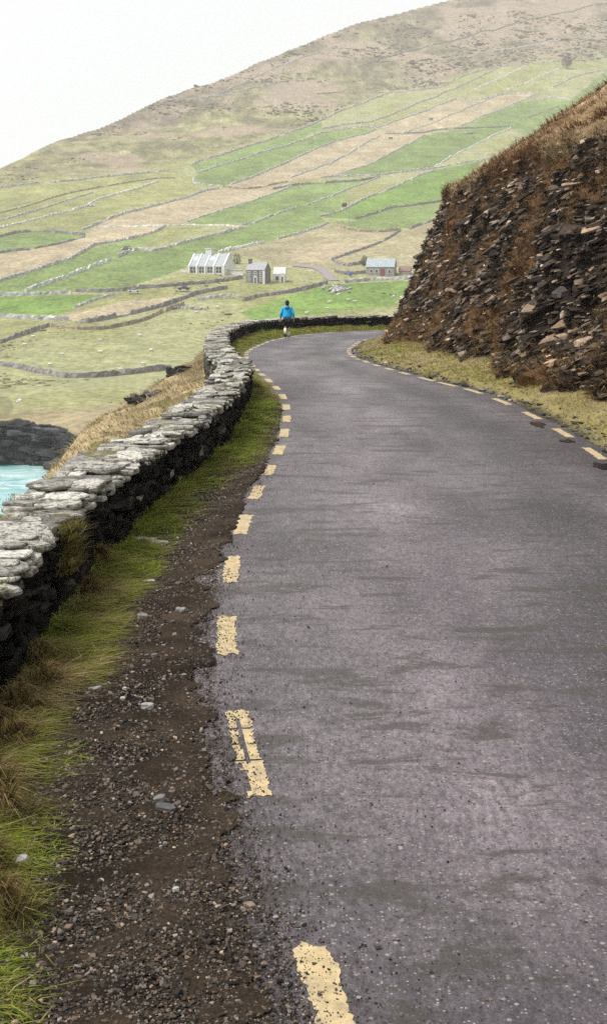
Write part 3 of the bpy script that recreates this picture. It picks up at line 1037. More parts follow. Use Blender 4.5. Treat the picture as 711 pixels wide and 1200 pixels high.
# outward direction is smoothed so that rays do not cross inside the bend
kk = 61
Ns = np.stack([np.convolve(np.pad(NW[:, q], kk // 2, mode='edge'), np.ones(kk) / kk, mode='valid') for q in range(2)], 1)
Ns /= np.linalg.norm(Ns, axis=1)[:, None]
nxs = np.interp(ss, WS, Ns[:, 0]); nys = np.interp(ss, WS, Ns[:, 1])
E = bank_edge(ss)
def bank_pts(sv, off):
    x = np.interp(sv, WS, WALL[:, 0]); y = np.interp(sv, WS, WALL[:, 1])
    nx = np.interp(sv, WS, Ns[:, 0]); ny = np.interp(sv, WS, Ns[:, 1])
    X = x - nx * (WT + off); Y = y - ny * (WT + off)
    e = bank_edge(sv) * (1 + .16 * noise(sv * .5, 0, 0, 55)) + .15 * noise(sv * 1.9, 0, 0, 56)
    z = zr(y) - .02 - .36 * np.minimum(off, e) - 1.45 * np.maximum(off - e, 0) * np.where(off > e, 1, 0)
    z += .16 * fbm(X * .9, Y * .9, 0, 57, 3) * smooth(.2, .9, off)
    z = np.maximum(z, -34 - .1 * off)
    return np.stack([X, Y, z], -1)
Sg, Og = np.meshgrid(ss, offs, indexing='ij')
V = bank_pts(Sg.ravel(), Og.ravel())
nz = fbm(V[:, 0] * .8, V[:, 1] * .8, V[:, 2] * .8, 58, 4)[:, None]
C = np.array([.36, .28, .16]) * (1 + .35 * nz)
C = np.where((nz > .45), np.array([.15, .14, .05]), C)
tag(mesh_np('hillside', V, grid_faces(len(ss), len(offs)), M['soil'], C, smooth_shade=True), 'steep grassy slope falling from the wall to the sea', 'slope', kind='structure')
def bank_grass():
    n = 24000
    sv = R.uniform(18, 66, n)
    e = bank_edge(sv)
    off = .05 + R.uniform(0, 1, n) * (e + .9)
    P = bank_pts(sv, off)
    clump = fbm(P[:, 0] * 2.2, P[:, 1] * 2.2, 0, 59, 3)
    hh = R.uniform(.06, .15, n) * (1 + .6 * np.clip(clump, -1, 1))
    ln = np.stack([-.75 + R.normal(0, .45, n), -.25 + R.normal(0, .45, n)], 1) * (hh * 1.2)[:, None]
    green = (fbm(P[:, 0] * .7, P[:, 1] * .7, 0, 60, 2) + R.normal(0, .2, n)) > .42
    b = np.array([(.50, .42, .27), (.43, .35, .21), (.30, .23, .125), (.58, .50, .35)])[R.integers(0, 4, n)]
    g = np.array([(.19, .18, .05), (.24, .21, .07)])[R.integers(0, 2, n)]
    c = np.where(green[:, None], g, b) * R.uniform(.7, 1.2, (n, 1))
    c *= np.where(clump[:, None] < -.45, .45, 1)
    return blades(P - np.array([0, 0, .02]), hh, np.full(n, .02), ln, c * .75, c * 1.15, R, .8)
V, F, C = bank_grass()
tag(mesh_np('bank_grass', V, F, M['blade'], C), 'long straw coloured grass on the slope outside the wall', 'grass', kind='stuff')
# dark rock outcrops in the bank
for (sv, of, sz, lab) in ((37.5, 1.5, .55, 'dark rock outcrop in the straw grass of the seaward slope'), (43.8, .75, .40, 'small dark outcrop at the top of the seaward slope near the wall bend')):
    ctr = bank_pts(np.array([sv]), np.array([of]))[0]
    n = 26
    pos = ctr + R.normal(0, 1, (n, 3)) * np.array([sz * .4, sz * .6, sz * .12]) - np.array([0, 0, sz * .04])
    S = np.stack([R.uniform(.15, .4, n), R.uniform(.15, .4, n), R.uniform(.08, .25, n)], 1) * .9
    g = np.clip(R.lognormal(math.log(.035), .5, n), .015, .2)
    V, F, C = scatter(pos, S, rotmats(n, R, .3), g[:, None] * np.array([1.1, .98, .85]), .2)
    tag(mesh_np('rock_outcrop', V, F, M['cliffrock'], C), lab, 'rock')

# ------------------------------------------------------------------ rock cutting on the right
RZ = 5.5       # height of the bare rock face
def cliff_pts(sv, t):
    """t = metres up the profile: rock face then heather slope"""
    x = np.interp(sv, CS, CB[:, 0]); y = np.interp(sv, CS, CB[:, 1])
    nx = np.interp(sv, CS, NCs[:, 0]); ny = np.interp(sv, CS, NCs[:, 1])
    h = RZ * (1 + .05 * noise(sv * .25, 0, 0, 81)) / math.sin(math.radians(68))
    # smooth bend from 68 deg face to 36 deg slope
    a0, a1 = math.radians(68), math.radians(34)
    hz = np.minimum(t, h) * math.cos(a0) + np.maximum(t - h, 0) * math.cos(a1)
    vz = np.minimum(t, h) * math.sin(a0) + np.maximum(t - h, 0) * math.sin(a1)
    toe = np.exp(-np.maximum(t, 0) / .6) * .18                     # foot spreads out as scree
    X, Y = x + nx * (hz - toe), y + ny * (hz - toe)
    return np.stack([X, Y, zr(y) + .30 + vz], -1), h
kk = 81
NCs = np.stack([np.convolve(np.pad(NC[:, q], kk // 2, mode='edge'), np.ones(kk) / kk, mode='valid') for q in range(2)], 1)
NCs /= np.linalg.norm(NCs, axis=1)[:, None]
sv = np.arange(8, CS[-1] - 2, .11)
tv = np.concatenate([np.arange(-.5, 7.6, .11), np.linspace(7.8, 14, 36), np.linspace(14.5, 34, 24)])
Sg, Tg = np.meshgrid(sv, tv, indexing='ij')
P, hh = cliff_pts(Sg.ravel(), Tg.ravel())
Sf, Tf_ = Sg.ravel(), Tg.ravel()
# round the nose the two slopes meet in a hip: nothing stands higher than its distance from the nearest foot allows
dn = np.empty(len(P))
for a_ in range(0, len(P), 20000):
    q = slice(a_, a_ + 20000)
    dn[q] = np.sqrt(((P[q, None, :2] - CB[None, ::3]) ** 2).sum(2).min(1))
w0 = RZ / math.tan(math.radians(68))
lim = np.where(dn < w0, dn * math.tan(math.radians(68)), RZ + (dn - w0) * math.tan(math.radians(34)))
P[:, 2] = np.where(Tf_ > 7, np.minimum(P[:, 2], zr(P[:, 1]) + .45 + lim), P[:, 2])
onface = smooth(.4, -.4, Tf_ - hh)
nxy = np.stack([np.interp(Sf, CS, NCs[:, 0]), np.interp(Sf, CS, NCs[:, 1])], 1)
outw = np.stack([-nxy[:, 0] * .93, -nxy[:, 1] * .93, np.full(len(Sf), .37)], 1)
big = fbm(Sf * .45, Tf_ * .5, 0, 82, 3)
ledge = 1 - np.abs(noise(Sf * 1.1, Tf_ * 2.6 + .4 * Sf, 0, 83))
mid = fbm(Sf * 2.0, Tf_ * 3.0, 0, 84, 4)
disp_face = .26 * big + .20 * (ledge - .5) + .17 * mid
disp_top = .20 * fbm(Sf * .8, Tf_ * .8, 0, 85, 3) + .10 * fbm(Sf * 2.6, Tf_ * 2.6, 0, 86, 2)
lip = .22 * np.exp(-((Tf_ - hh - .2) / .35) ** 2)
disp = onface * disp_face + (1 - onface) * disp_top + lip
P = P + outw * disp[:, None]
rockc = np.array([.020, .014, .010]) * (1 + .5 * fbm(Sf * 1.5, Tf_ * 2, 0, 87, 3))[:, None]
earth = np.array([.10, .055, .026])
em = smooth(.05, .5, fbm(Sf * .9, Tf_ * .9, 0, 88, 3))[:, None]
fc = rockc * (1 - em) + earth * em
hm = smooth(-.35, .35, fbm(Sf * .35 + 3, Tf_ * .55, 0, 89, 4) + .30 * smooth(0, 3, Tf_ - hh) - .15 + .35 * smooth(46, 34, Sf))[:, None]
tc = np.array([.105, .056, .030]) * (1 - hm) + np.array([.36, .26, .15]) * hm
C = fc * onface[:, None] + tc * (1 - onface[:, None])
cliff = tag(mesh_np('cliff', P, grid_faces(len(sv), len(tv))[:, ::-1], M['cliffrock'], C), 'steep crumbling rock cutting topped with brown heather beside the road', 'cliff', kind='structure')
CG = P.reshape(len(sv), len(tv), 3)
HG = hh.reshape(len(sv), len(tv))
def cliff_at(s_, t_):
    i = np.clip(np.searchsorted(sv, s_), 0, len(sv) - 1); j = np.clip(np.searchsorted(tv, t_), 0, len(tv) - 1)
    return CG[i, j], HG[i, j]
# slaty fragments sticking out of the face
def cliff_shards(n, smin, smax_, lo, hi, big=False):
    s_ = R.uniform(smin, smax_, n)
    t_ = R.uniform(.0, 6.3, n)
    P, h = cliff_at(s_, t_)
    f = fbm(s_ * .9, t_ * .9, 0, 88, 3)
    keep = (t_ < h + R.normal(-.25, .25, n)) & (f + R.normal(0, .3, n) < .30)
    P, s_, t_ = P[keep], s_[keep], t_[keep]
    n = len(P)
    size = np.clip(R.lognormal(math.log(lo), .5, n), .05, hi)
    S = size[:, None] * np.stack([R.uniform(.9, 1.9, n), R.uniform(.7, 1.2, n), R.uniform(.16, .46, n)], 1)
    # bedding dips to the left of the picture
    dip = -.42 + .25 * noise(s_ * .5, t_ * .5, 0, 99) + R.normal(0, .14, n)
    tilt = R.normal(.12, .18, n)
    yaw = R.normal(0, .35, n)
    ca, sa, cp, sp, cq, sq = np.cos(yaw), np.sin(yaw), np.cos(tilt), np.sin(tilt), np.cos(dip), np.sin(dip)
    o, z = np.ones(n), np.zeros(n)
    Rz = np.array([[ca, -sa, z], [sa, ca, z], [z, z, o]]).transpose(2, 0, 1)
    Rx = np.array([[o, z, z], [z, cp, -sp], [z, sp, cp]]).transpose(2, 0, 1)
    Ry = np.array([[cq, z, sq], [z, o, z], [-sq, z, cq]]).transpose(2, 0, 1)
    g = np.clip(R.lognormal(math.log(.040), 1.05, n), .006, .38) * (1 + .5 * noise(s_ * .6, t_ * .8, 0, 98))
    tint = R.uniform(0, 1, (n, 1))
    c = g[:, None] * (np.array([1.50, 1.02, .66]) * tint + np.array([1.18, 1.0, .86]) * (1 - tint))
    nx = np.interp(s_, CS, NCs[:, 0]); ny = np.interp(s_, CS, NCs[:, 1])
    push = size * R.uniform(-.12, .18, n)
    P = P + np.stack([-nx * push, -ny * push, push * .3], 1)
    return scatter(P, S, Ry @ Rx @ Rz, c, .24)
V, F, C = join([cliff_shards(9000, 20, CS[-1] - 10, .105, .26), cliff_shards(420, 20, CS[-1] - 10, .20, .40), cliff_shards(22000, 24, CS[-1] - 10, .062, .15)])
mesh_np('rock_fragments', V, F, M['cliffrock'], C, cliff)['kind'] = 'stuff'
# dead grass and heather in the face, along the lip and over the top
def cliff_veg():
    parts = []
    n = 60000
    s_, t_ = R.uniform(20, CS[-1] - 8, n), R.uniform(-.3, 6.2, n)
    P, h = cliff_at(s_, t_)
    f = fbm(s_ * .9, t_ * .9, 0, 88, 3)
    keep = (f + .5 * fbm(s_ * 2.6, t_ * 1.2, 0, 96, 2) + R.normal(0, .25, n) > .08) | (t_ < .5 + R.normal(0, .3, n))
    low = t_[keep] < .8
    P = P[keep]; n = len(P)
    hh = R.uniform(.14, .34, n)
    ln = np.stack([-.7 + R.normal(0, .4, n), -.3 + R.normal(0, .4, n)], 1) * hh[:, None]
    c = np.array([(.21, .120, .055), (.09, .050, .026), (.34, .235, .12), (.17, .13, .04)])[R.choice(4, n, p=[.4, .34, .18, .08])] * R.uniform(.6, 1.25, (n, 1))
    c = np.where(low[:, None], c * np.array([1.35, 1.4, 1.3]), c)
    parts.append(blades(P, hh * .6, np.full(n, .022), ln, c * .75, c * 1.1, R, 1.3))
    # lip and slope
    n = 110000
    s_ = R.uniform(20, CS[-1] - 2.2, n)
    h0 = RZ / math.sin(math.radians(68))
    t_ = h0 - .35 + np.where(R.uniform(0, 1, n) < .6, np.abs(R.exponential(2.5, n)), R.uniform(0, 30, n))
    P, h = cliff_at(s_, t_)
    fade = np.clip((t_ - h) / 6, -1, 1)
    hm = fbm(s_ * .35 + 3, t_ * .55, 0, 89, 4) + .30 * smooth(0, 3, t_ - h) - .15 + .35 * smooth(46, 34, s_) + R.normal(0, .14, n)
    blond = hm > .0
    clump = fbm(s_ * 2.4, t_ * 2.4, 0, 95, 2)
    hh = np.where(blond, R.uniform(.12, .26, n), R.uniform(.14, .34, n) * (1 + .5 * clump))
    ln = np.stack([-.55 + R.normal(0, .45, n), -.35 + R.normal(0, .4, n)], 1) * hh[:, None]
    cb = np.array([(.56, .42, .26), (.46, .33, .18), (.64, .51, .34)])[R.integers(0, 3, n)]
    ch = np.array([(.15, .072, .036), (.21, .105, .05), (.075, .042, .024), (.27, .165, .08)])[R.integers(0, 4, n)]
    c = np.where(blond[:, None], cb, ch) * R.uniform(.7, 1.2, (n, 1))
    parts.append(blades(P - np.array([0, 0, .03]), np.maximum(hh, .05), np.full(n, .024), ln, c * .75, c * 1.12, R, .7))
    return join(parts)
V, F, C = cliff_veg()
mesh_np('heather', V, F, M['blade'], C, cliff)['kind'] = 'stuff'

# ------------------------------------------------------------------ far land: coast, fields and mountain
Dv = np.array([[500, 205], [480, 225], [460, 252], [440, 290], [420, 330], [400, 370], [375, 412], [350, 450], [331, 480], [312, 515], [290, 562], [250, 680], [200, 860], [150, 1050], [100, 1230], [50, 1400], [0, 1560], [-60, 1760], [-140, 2020]], float)
gY = Dv[:, 1]
gZ = np.array([H + ray(355, v)[1] * d for v, d in Dv])
fineY = np.linspace(180, 2020, 1841)
fz = np.interp(fineY, gY, gZ)
for _ in range(3):
    fz = np.convolve(np.pad(fz, 12, mode='reflect', reflect_type='odd'), np.ones(25) / 25, mode='valid')
SEA = -30.0
ridge_px = [(-260, 300), (-150, 258), (-60, 222), (0, 198), (30, 184), (60, 170), (95, 157), (130, 144), (165, 130), (200, 114), (230, 103), (265, 90), (300, 76), (335, 61), (370, 47), (405, 34), (440, 22), (480, 12), (525, 0), (600, -22), (700, -50), (900, -100), (1100, -138)]
rid = []
for u, v in ridge_px:
    D = np.interp(-v, -Dv[:, 0], Dv[:, 1])
    rid.append((ray(u, v)[0], D))
rid = np.array(rid)
def far_z(X, Y, detail=True):
    X = np.asarray(X, float); Y = np.asarray(Y, float)
    k = X / np.maximum(Y, 1)
    Yr = np.interp(k, rid[:, 0], rid[:, 1])
    Ye = np.minimum(Y, Yr)
    z = np.interp(Ye, fineY, fz)
    over = np.maximum(Y - Yr, 0)
    z = z - .30 * over - .0009 * over ** 2
    if detail:
        amp = np.interp(Ye, [200, 330, 500, 900, 1500], [.3, .5, .8, 2.0, 4.0])
        z = z + amp * fbm(X / 60, Y / 60, 0, 101, 3) * np.clip((Yr - Y + 60) / 120, .15, 1)
    # shoreline on the left, ramp up to the road's headland on the right
    ys = 212 + 3.0 * fbm(X / 7, 0.3, 0, 102, 4) - 22 * smooth(-44, -30, X) + .05 * np.minimum(X + 50, 0)
    d = Y - ys
    cliffm = smooth(-1.5, 2.2, d + 1.2 * fbm(X / 3, Y / 3, 0, 103, 3))
    zs = -34 + (z + 34) * cliffm - np.maximum(-d, 0) * .2
    zs = np.where(d < 14, zs - .6 * smooth(14, 0, d) * (1 + fbm(X / 4, Y / 4, 0, 104, 3)) * cliffm, zs)
    w = smooth(-.085, -.035, k)
    ramp = np.interp(Y, [60, 80, 240, 290, 3000], [-4, -4.5, -21, -23, -23])
    zr_ = ramp
    bl = smooth(240, 290, Y)
    zr_ = ramp * (1 - bl) + z * bl
    return zs * (1 - w) + zr_ * w

def far_hit(u, v, y0=215.0, y1=1900.0):
    return hit(u, v, far_z, y0, y1, 3500)

# field colours as polygons on the ground (traced corners are moved on to the land first)
GREEN = (.195, .258, .090); PALE = (.325, .325, .170); TAN = (.405, .335, .222); YEL = (.285, .285, .125); BRIGHT = (.165, .250, .062); DULL = (.33, .29, .175); MOOR = (.205, .165, .120); ROCKY = (.075, .068, .066)
FIELDS = [
    (TAN, [(0, 297), (40, 292), (99, 278), (111, 265.5), (180, 265), (196, 264.5), (165, 277), (147, 281), (109, 287.5), (101, 292.7), (58, 311.6), (30, 320.5), (-10, 333), (-10, 298)]),
    (TAN, [(111, 264), (132, 254.7), (188, 239.4), (218, 232), (238, 224), (256, 220.4), (296, 220), (341, 213.5), (341, 218), (322, 226), (287, 238), (243, 251), (219, 260), (190, 264.5)]),
    (TAN, [(269, 217), (289, 210), (309, 201.4), (335, 191), (358, 179.5), (378, 170.5), (403, 162.7), (429, 156), (440, 151.5), (470, 156.5), (512, 152), (497, 158), (477, 169), (457, 180), (431, 193), (393, 206), (345, 211), (300, 219)]),
    (TAN, [(440, 150), (472, 138.5), (500, 129.5), (509, 124.5), (535, 115.5), (561, 117), (590, 110), (631, 108.5), (610, 118), (577, 131), (540, 147), (512, 152), (470, 156)]),
    (DULL, [(252, 300), (309, 286), (348, 275), (384, 262), (431, 270), (469, 269), (512, 258), (520, 330), (440, 310), (385, 322), (330, 312), (290, 300)]),
    (TAN, [(330, 296), (384, 285), (440, 284), (395, 303), (350, 308)]),
    (GREEN, [(-10, 347), (30, 341), (71, 327), (96, 318), (139, 300), (162, 292), (190, 293), (210, 286), (284, 267), (317, 253), (347, 243.5), (384, 231), (406, 222), (399, 248), (374, 254), (384, 261), (348, 274), (325, 280), (256, 297), (200, 320), (150, 336), (88, 341)]),
    (BRIGHT, [(-10, 348), (83, 345), (134, 345.5), (111, 352), (87, 361), (60, 371), (-10, 371)]),
    (GREEN, [(-10, 331), (58, 312), (101, 293), (147, 282), (190, 275), (150, 294), (96, 317), (30, 340), (-10, 345)]),
    (GREEN, [(393, 206), (431, 193), (457, 180), (497, 158), (540, 151), (598, 149), (577, 160), (545, 175), (510, 195), (464, 201.5)]),
    (BRIGHT, [(416, 238.5), (462, 219.5), (510, 199), (565, 188), (540, 225), (516, 237), (457, 243.5), (416, 257), (376, 254), (399, 248)]),
    (GREEN, [(416, 258), (457, 244), (520, 238), (505, 259), (480, 267), (431, 270), (390, 260)]),
    (GREEN, [(243, 251), (287, 238), (341, 218), (381, 214), (445, 208), (406, 222), (358, 240.5), (299, 261), (221, 262)]),
    (GREEN, [(0, 278), (20, 273), (53, 271.5), (99, 276), (76, 283.5), (40, 290.5), (-10, 296), (-10, 279)]),
    (BRIGHT, [(280, 366), (340, 346), (383, 334), (403, 332), (480, 329), (480, 356), (400, 364), (300, 376)]),
    (GREEN, [(612, 118), (668, 117), (711, 82), (711, 100), (640, 135), (597, 147), (545, 147), (577, 131)]),
    (GREEN, [(540, 150), (620, 137), (652, 125), (690, 112), (620, 160), (598, 149)]),
    (YEL, [(551, 107), (616, 78), (659, 76), (623, 94), (594, 105), (561, 115), (535, 115)]),
    (GREEN, [(231, 201), (269, 191), (302, 180), (338, 169), (381, 155), (437, 149), (429, 156), (378, 170), (335, 191), (289, 210), (262, 217), (228, 212)]),
    (GREEN, [(223, 194), (269, 179), (294, 170), (338, 157), (376, 142), (376, 151), (338, 168), (302, 179), (269, 190), (231, 200)]),
    (YEL, [(0, 250), (33, 241), (76, 227), (142, 215), (205, 209), (238, 223), (188, 239), (132, 254), (96, 270), (50, 270), (-10, 277)]),
    (YEL, [(165, 333), (125, 350), (190, 347), (215, 340), (200, 334)]),
    (YEL, [(0, 222), (60, 214), (114, 208), (198, 200), (205, 208), (142, 214), (76, 226), (-10, 250)]),
    (TAN, [(60, 372), (150, 352), (195, 349), (240, 341), (198, 356), (150, 368), (88, 376)]),
    (ROCKY, [(-12, 462), (11, 466), (17, 478), (8, 492), (-12, 497)]),
]
def densify(poly, n=10):
    out = []
    for a, b in zip(poly, poly[1:] + poly[:1]):
        for t in np.linspace(0, 1, n, endpoint=False):
            out.append((a[0] + (b[0] - a[0]) * t, a[1] + (b[1] - a[1]) * t))
    return out
def in_poly(X, Y, poly):
    inside = np.zeros(len(X), bool)
    px, py = poly[:, 0], poly[:, 1]
    j = len(poly) - 1
    for i in range(len(poly)):
        c = (py[i] > Y) != (py[j] > Y)
        if c.any():
            xi = (px[j] - px[i]) * (Y - py[i]) / (py[j] - py[i] + 1e-12) + px[i]
            inside ^= c & (X < xi)
        j = i
    return inside

yrow = np.concatenate([np.linspace(74, 196, 40), np.linspace(197, 232, 110), np.linspace(233, 560, 230), np.linspace(562, 1000, 190), np.linspace(1004, 1960, 130)])
kcol = np.concatenate([np.linspace(-.52, -.262, 40), np.linspace(-.26, .26, 420), np.linspace(.265, .52, 40)])
Yg, Kg = np.meshgrid(yrow, kcol, indexing='ij')
X, Y = (Kg * Yg).ravel(), Yg.ravel()
Z = far_z(X, Y)
# colours
n1 = fbm(X / 38, Y / 60, 0, 111, 4); n2 = fbm(X / 9, Y / 14, 0, 112, 3); n3 = fbm(X / 3, Y / 5, 0, 113, 2)
mix = lambda a, b, t: np.asarray(a) * (1 - t[:, None]) + np.asarray(b) * t[:, None]
C = mix(PALE, YEL, smooth(-.4, .5, n1 + .4 * n2))
# moorland above the top field wall
w39 = [(-300, 235), (0, 219), (88, 210), (144, 203), (198, 197), (223, 192), (269, 178.5), (294, 170), (320, 162), (350, 152), (376, 141), (396, 131), (426, 121), (452, 108.5), (469, 107.5), (512, 103), (528, 96), (542, 88.7), (564, 82), (587, 77.5), (620, 74.5), (659, 72), (711, 66), (1100, 20)]
mw = np.array([far_hit(u, v)[:2] for u, v in w39])
ymoor = np.interp(X / Y, mw[:, 0] / mw[:, 1], mw[:, 1])
mm = smooth(-6, 30, Y - ymoor + 14 * n2)
lower = smooth(430, 60, Y - ymoor + 160 * n1 + 50 * n2) * smooth(.19, -.07, X / Y)
moor = mix(MOOR, (.275, .26, .13), lower * .95)
moor = moor * (1 + .34 * n2 + .26 * n3)[:, None]
moor = mix(moor, (.12, .095, .072), smooth(.05, .5, fbm(X / 22, Y / 30, 0, 114, 5)) * .45)
moor = mix(moor, (.36, .28, .215), smooth(.1, .6, fbm(X / 60 + 9, Y / 60, 0, 115, 3) + smooth(1180, 1500, Y) * .45) * .8)
C = mix(C, (0, 0, 0), np.zeros(len(X))) * (1 - mm[:, None]) + moor * mm[:, None]
for col, poly in FIELDS:
    wp = np.array([far_hit(u, v, 206)[:2] for u, v in densify(poly, 6)])
    ins = in_poly(X, Y, wp)
    cc = np.asarray(col) * (1 + .14 * n1 + .12 * n2 + .05 * n3)[:, None]
    C = np.where(ins[:, None], cc, C)
# near pasture by the shore is paler and rough
sh = smooth(262, 236, Y)
C = mix(C, (.30, .29, .135), sh * .7)
tan = smooth(232, 219, Y + 4 * n2) * smooth(-56, -44, X + 5 * n2)
C = mix(C, (.36, .29, .18), tan * .9)
# bare rock where the ground is a cliff
dzy = np.gradient(Z.reshape(Yg.shape), axis=0) / np.gradient(yrow)[:, None]
dzx = np.gradient(Z.reshape(Yg.shape), axis=1) / np.maximum(np.abs(np.gradient(Kg * Yg, axis=1)), 1e-3)
slope = np.hypot(dzx, dzy).ravel()
rk = smooth(.55, 1.0, slope + .35 * n3) * (Y < 245)
rk = np.maximum(rk, (Z < SEA + 5.2 + 1.5 * n3) * 1.0 * (Y < 245))
C = mix(C, (.045, .041, .043), rk) * (1 + .25 * n3 * rk)[:, None]
land = tag(mesh_np('terrain', np.stack([X, Y, Z], 1), grid_faces(len(yrow), len(kcol))[:, ::-1], M['hill'], np.clip(C * .80, .01, .9), smooth_shade=True), 'mountainside of pale green and straw coloured fields above the bay', 'hillside', kind='structure')

# heather and rush hummocks: too many to count, one mesh
n = 60000
Yh = R.uniform(235, 1500, n) ; Kh = R.uniform(-.25, .25, n)
Xh = Kh * Yh
ym = np.interp(Kh, mw[:, 0] / mw[:, 1], mw[:, 1])
Yr_ = np.interp(Kh, rid[:, 0], rid[:, 1])
dens = fbm(Xh / 30, Yh / 45, 0, 121, 4)
onm = (Yh > ym)
ok = (Yh < Yr_ - 4) & np.where(onm, dens + R.normal(0, .35, n) - 1.0 * smooth(430, 60, Yh - ym) * smooth(.19, -.07, Kh) > -.10, (dens + R.normal(0, .15, n) > .72) & (Yh < 560))
Xh, Yh, onm = Xh[ok], Yh[ok], onm[ok]; n = len(Xh)
Zh = far_z(Xh, Yh)
sz = R.lognormal(0, .45, n) * np.where(onm, np.interp(Yh, [400, 1400], [.7, 1.35]), .5)
S = sz[:, None] * np.stack([R.uniform(1, 2.2, n), R.uniform(.8, 1.4, n), R.uniform(.35, .6, n)], 1)
pal = np.array([(.135, .108, .080), (.17, .138, .10), (.11, .092, .072), (.22, .182, .13), (.19, .175, .095)])[R.integers(0, 5, n)]
pal2 = np.array([(.20, .17, .09), (.15, .15, .065), (.25, .21, .13)])[R.integers(0, 3, n)]
V, F, C = scatter(np.stack([Xh, Yh, Zh], 1), S, rotmats(n, R, .12), np.where(onm[:, None], pal, pal2), .2)
tag(mesh_np('heather_scrub', V, F, M['hill'], C), 'brown heather and rush hummocks over the moor above the fields', 'scrub', kind='stuff')

# rocks of the sea cliff, broken blocks along the shore
n = 4200
X = R.uniform(-66, -26, n); 
ysh = 212 + 3.0 * fbm(X / 7, 0.3, 0, 102, 4) - 22 * smooth(-44, -30, X) + .05 * np.minimum(X + 50, 0)
Y = ysh + R.uniform(-1.6, 2.0, n)
Z = far_z(X, Y)
ok = (Z > -31)
X, Y, Z = X[ok], Y[ok], Z[ok]; n = len(X)
S = R.lognormal(math.log(.8), .5, n)[:, None] * np.stack([R.uniform(1.2, 2.6, n), R.uniform(.8, 1.2, n), R.uniform(.25, .6, n)], 1)
g = np.clip(R.lognormal(math.log(.033), .5, n), .012, .13)
yw = R.normal(.1, .25, n); dp = R.normal(.10, .10, n)
rm = np.array([np.array(Matrix.Rotation(a, 3, 'Z') @ Matrix.Rotation(b_, 3, 'Y')) for a, b_ in zip(yw, dp)])
V, F, C = scatter(np.stack([X, Y, np.minimum(Z - .25, -24.2 + R.normal(0, .5, n))], 1), S, rm, g[:, None] * np.array([1.05, .97, 1.04]), .22)
tag(mesh_np('sea_cliff', V, F, M['cliffrock'], C), 'low dark broken rocks along the water edge of the bay', 'rocks', kind='structure')

# sea
xs = np.linspace(-900, 60, 60); ys = np.linspace(-60, 330, 60)
Xg, Yg = np.meshgrid(xs, ys)
V = np.stack([Xg.ravel(), Yg.ravel(), np.full(Xg.size, SEA)], 1)
tag(mesh_np('sea', V, grid_faces(60, 60), M['sea'], smooth_shade=True), 'pale turquoise sea with streaks of foam in the bay', 'sea', kind='structure')

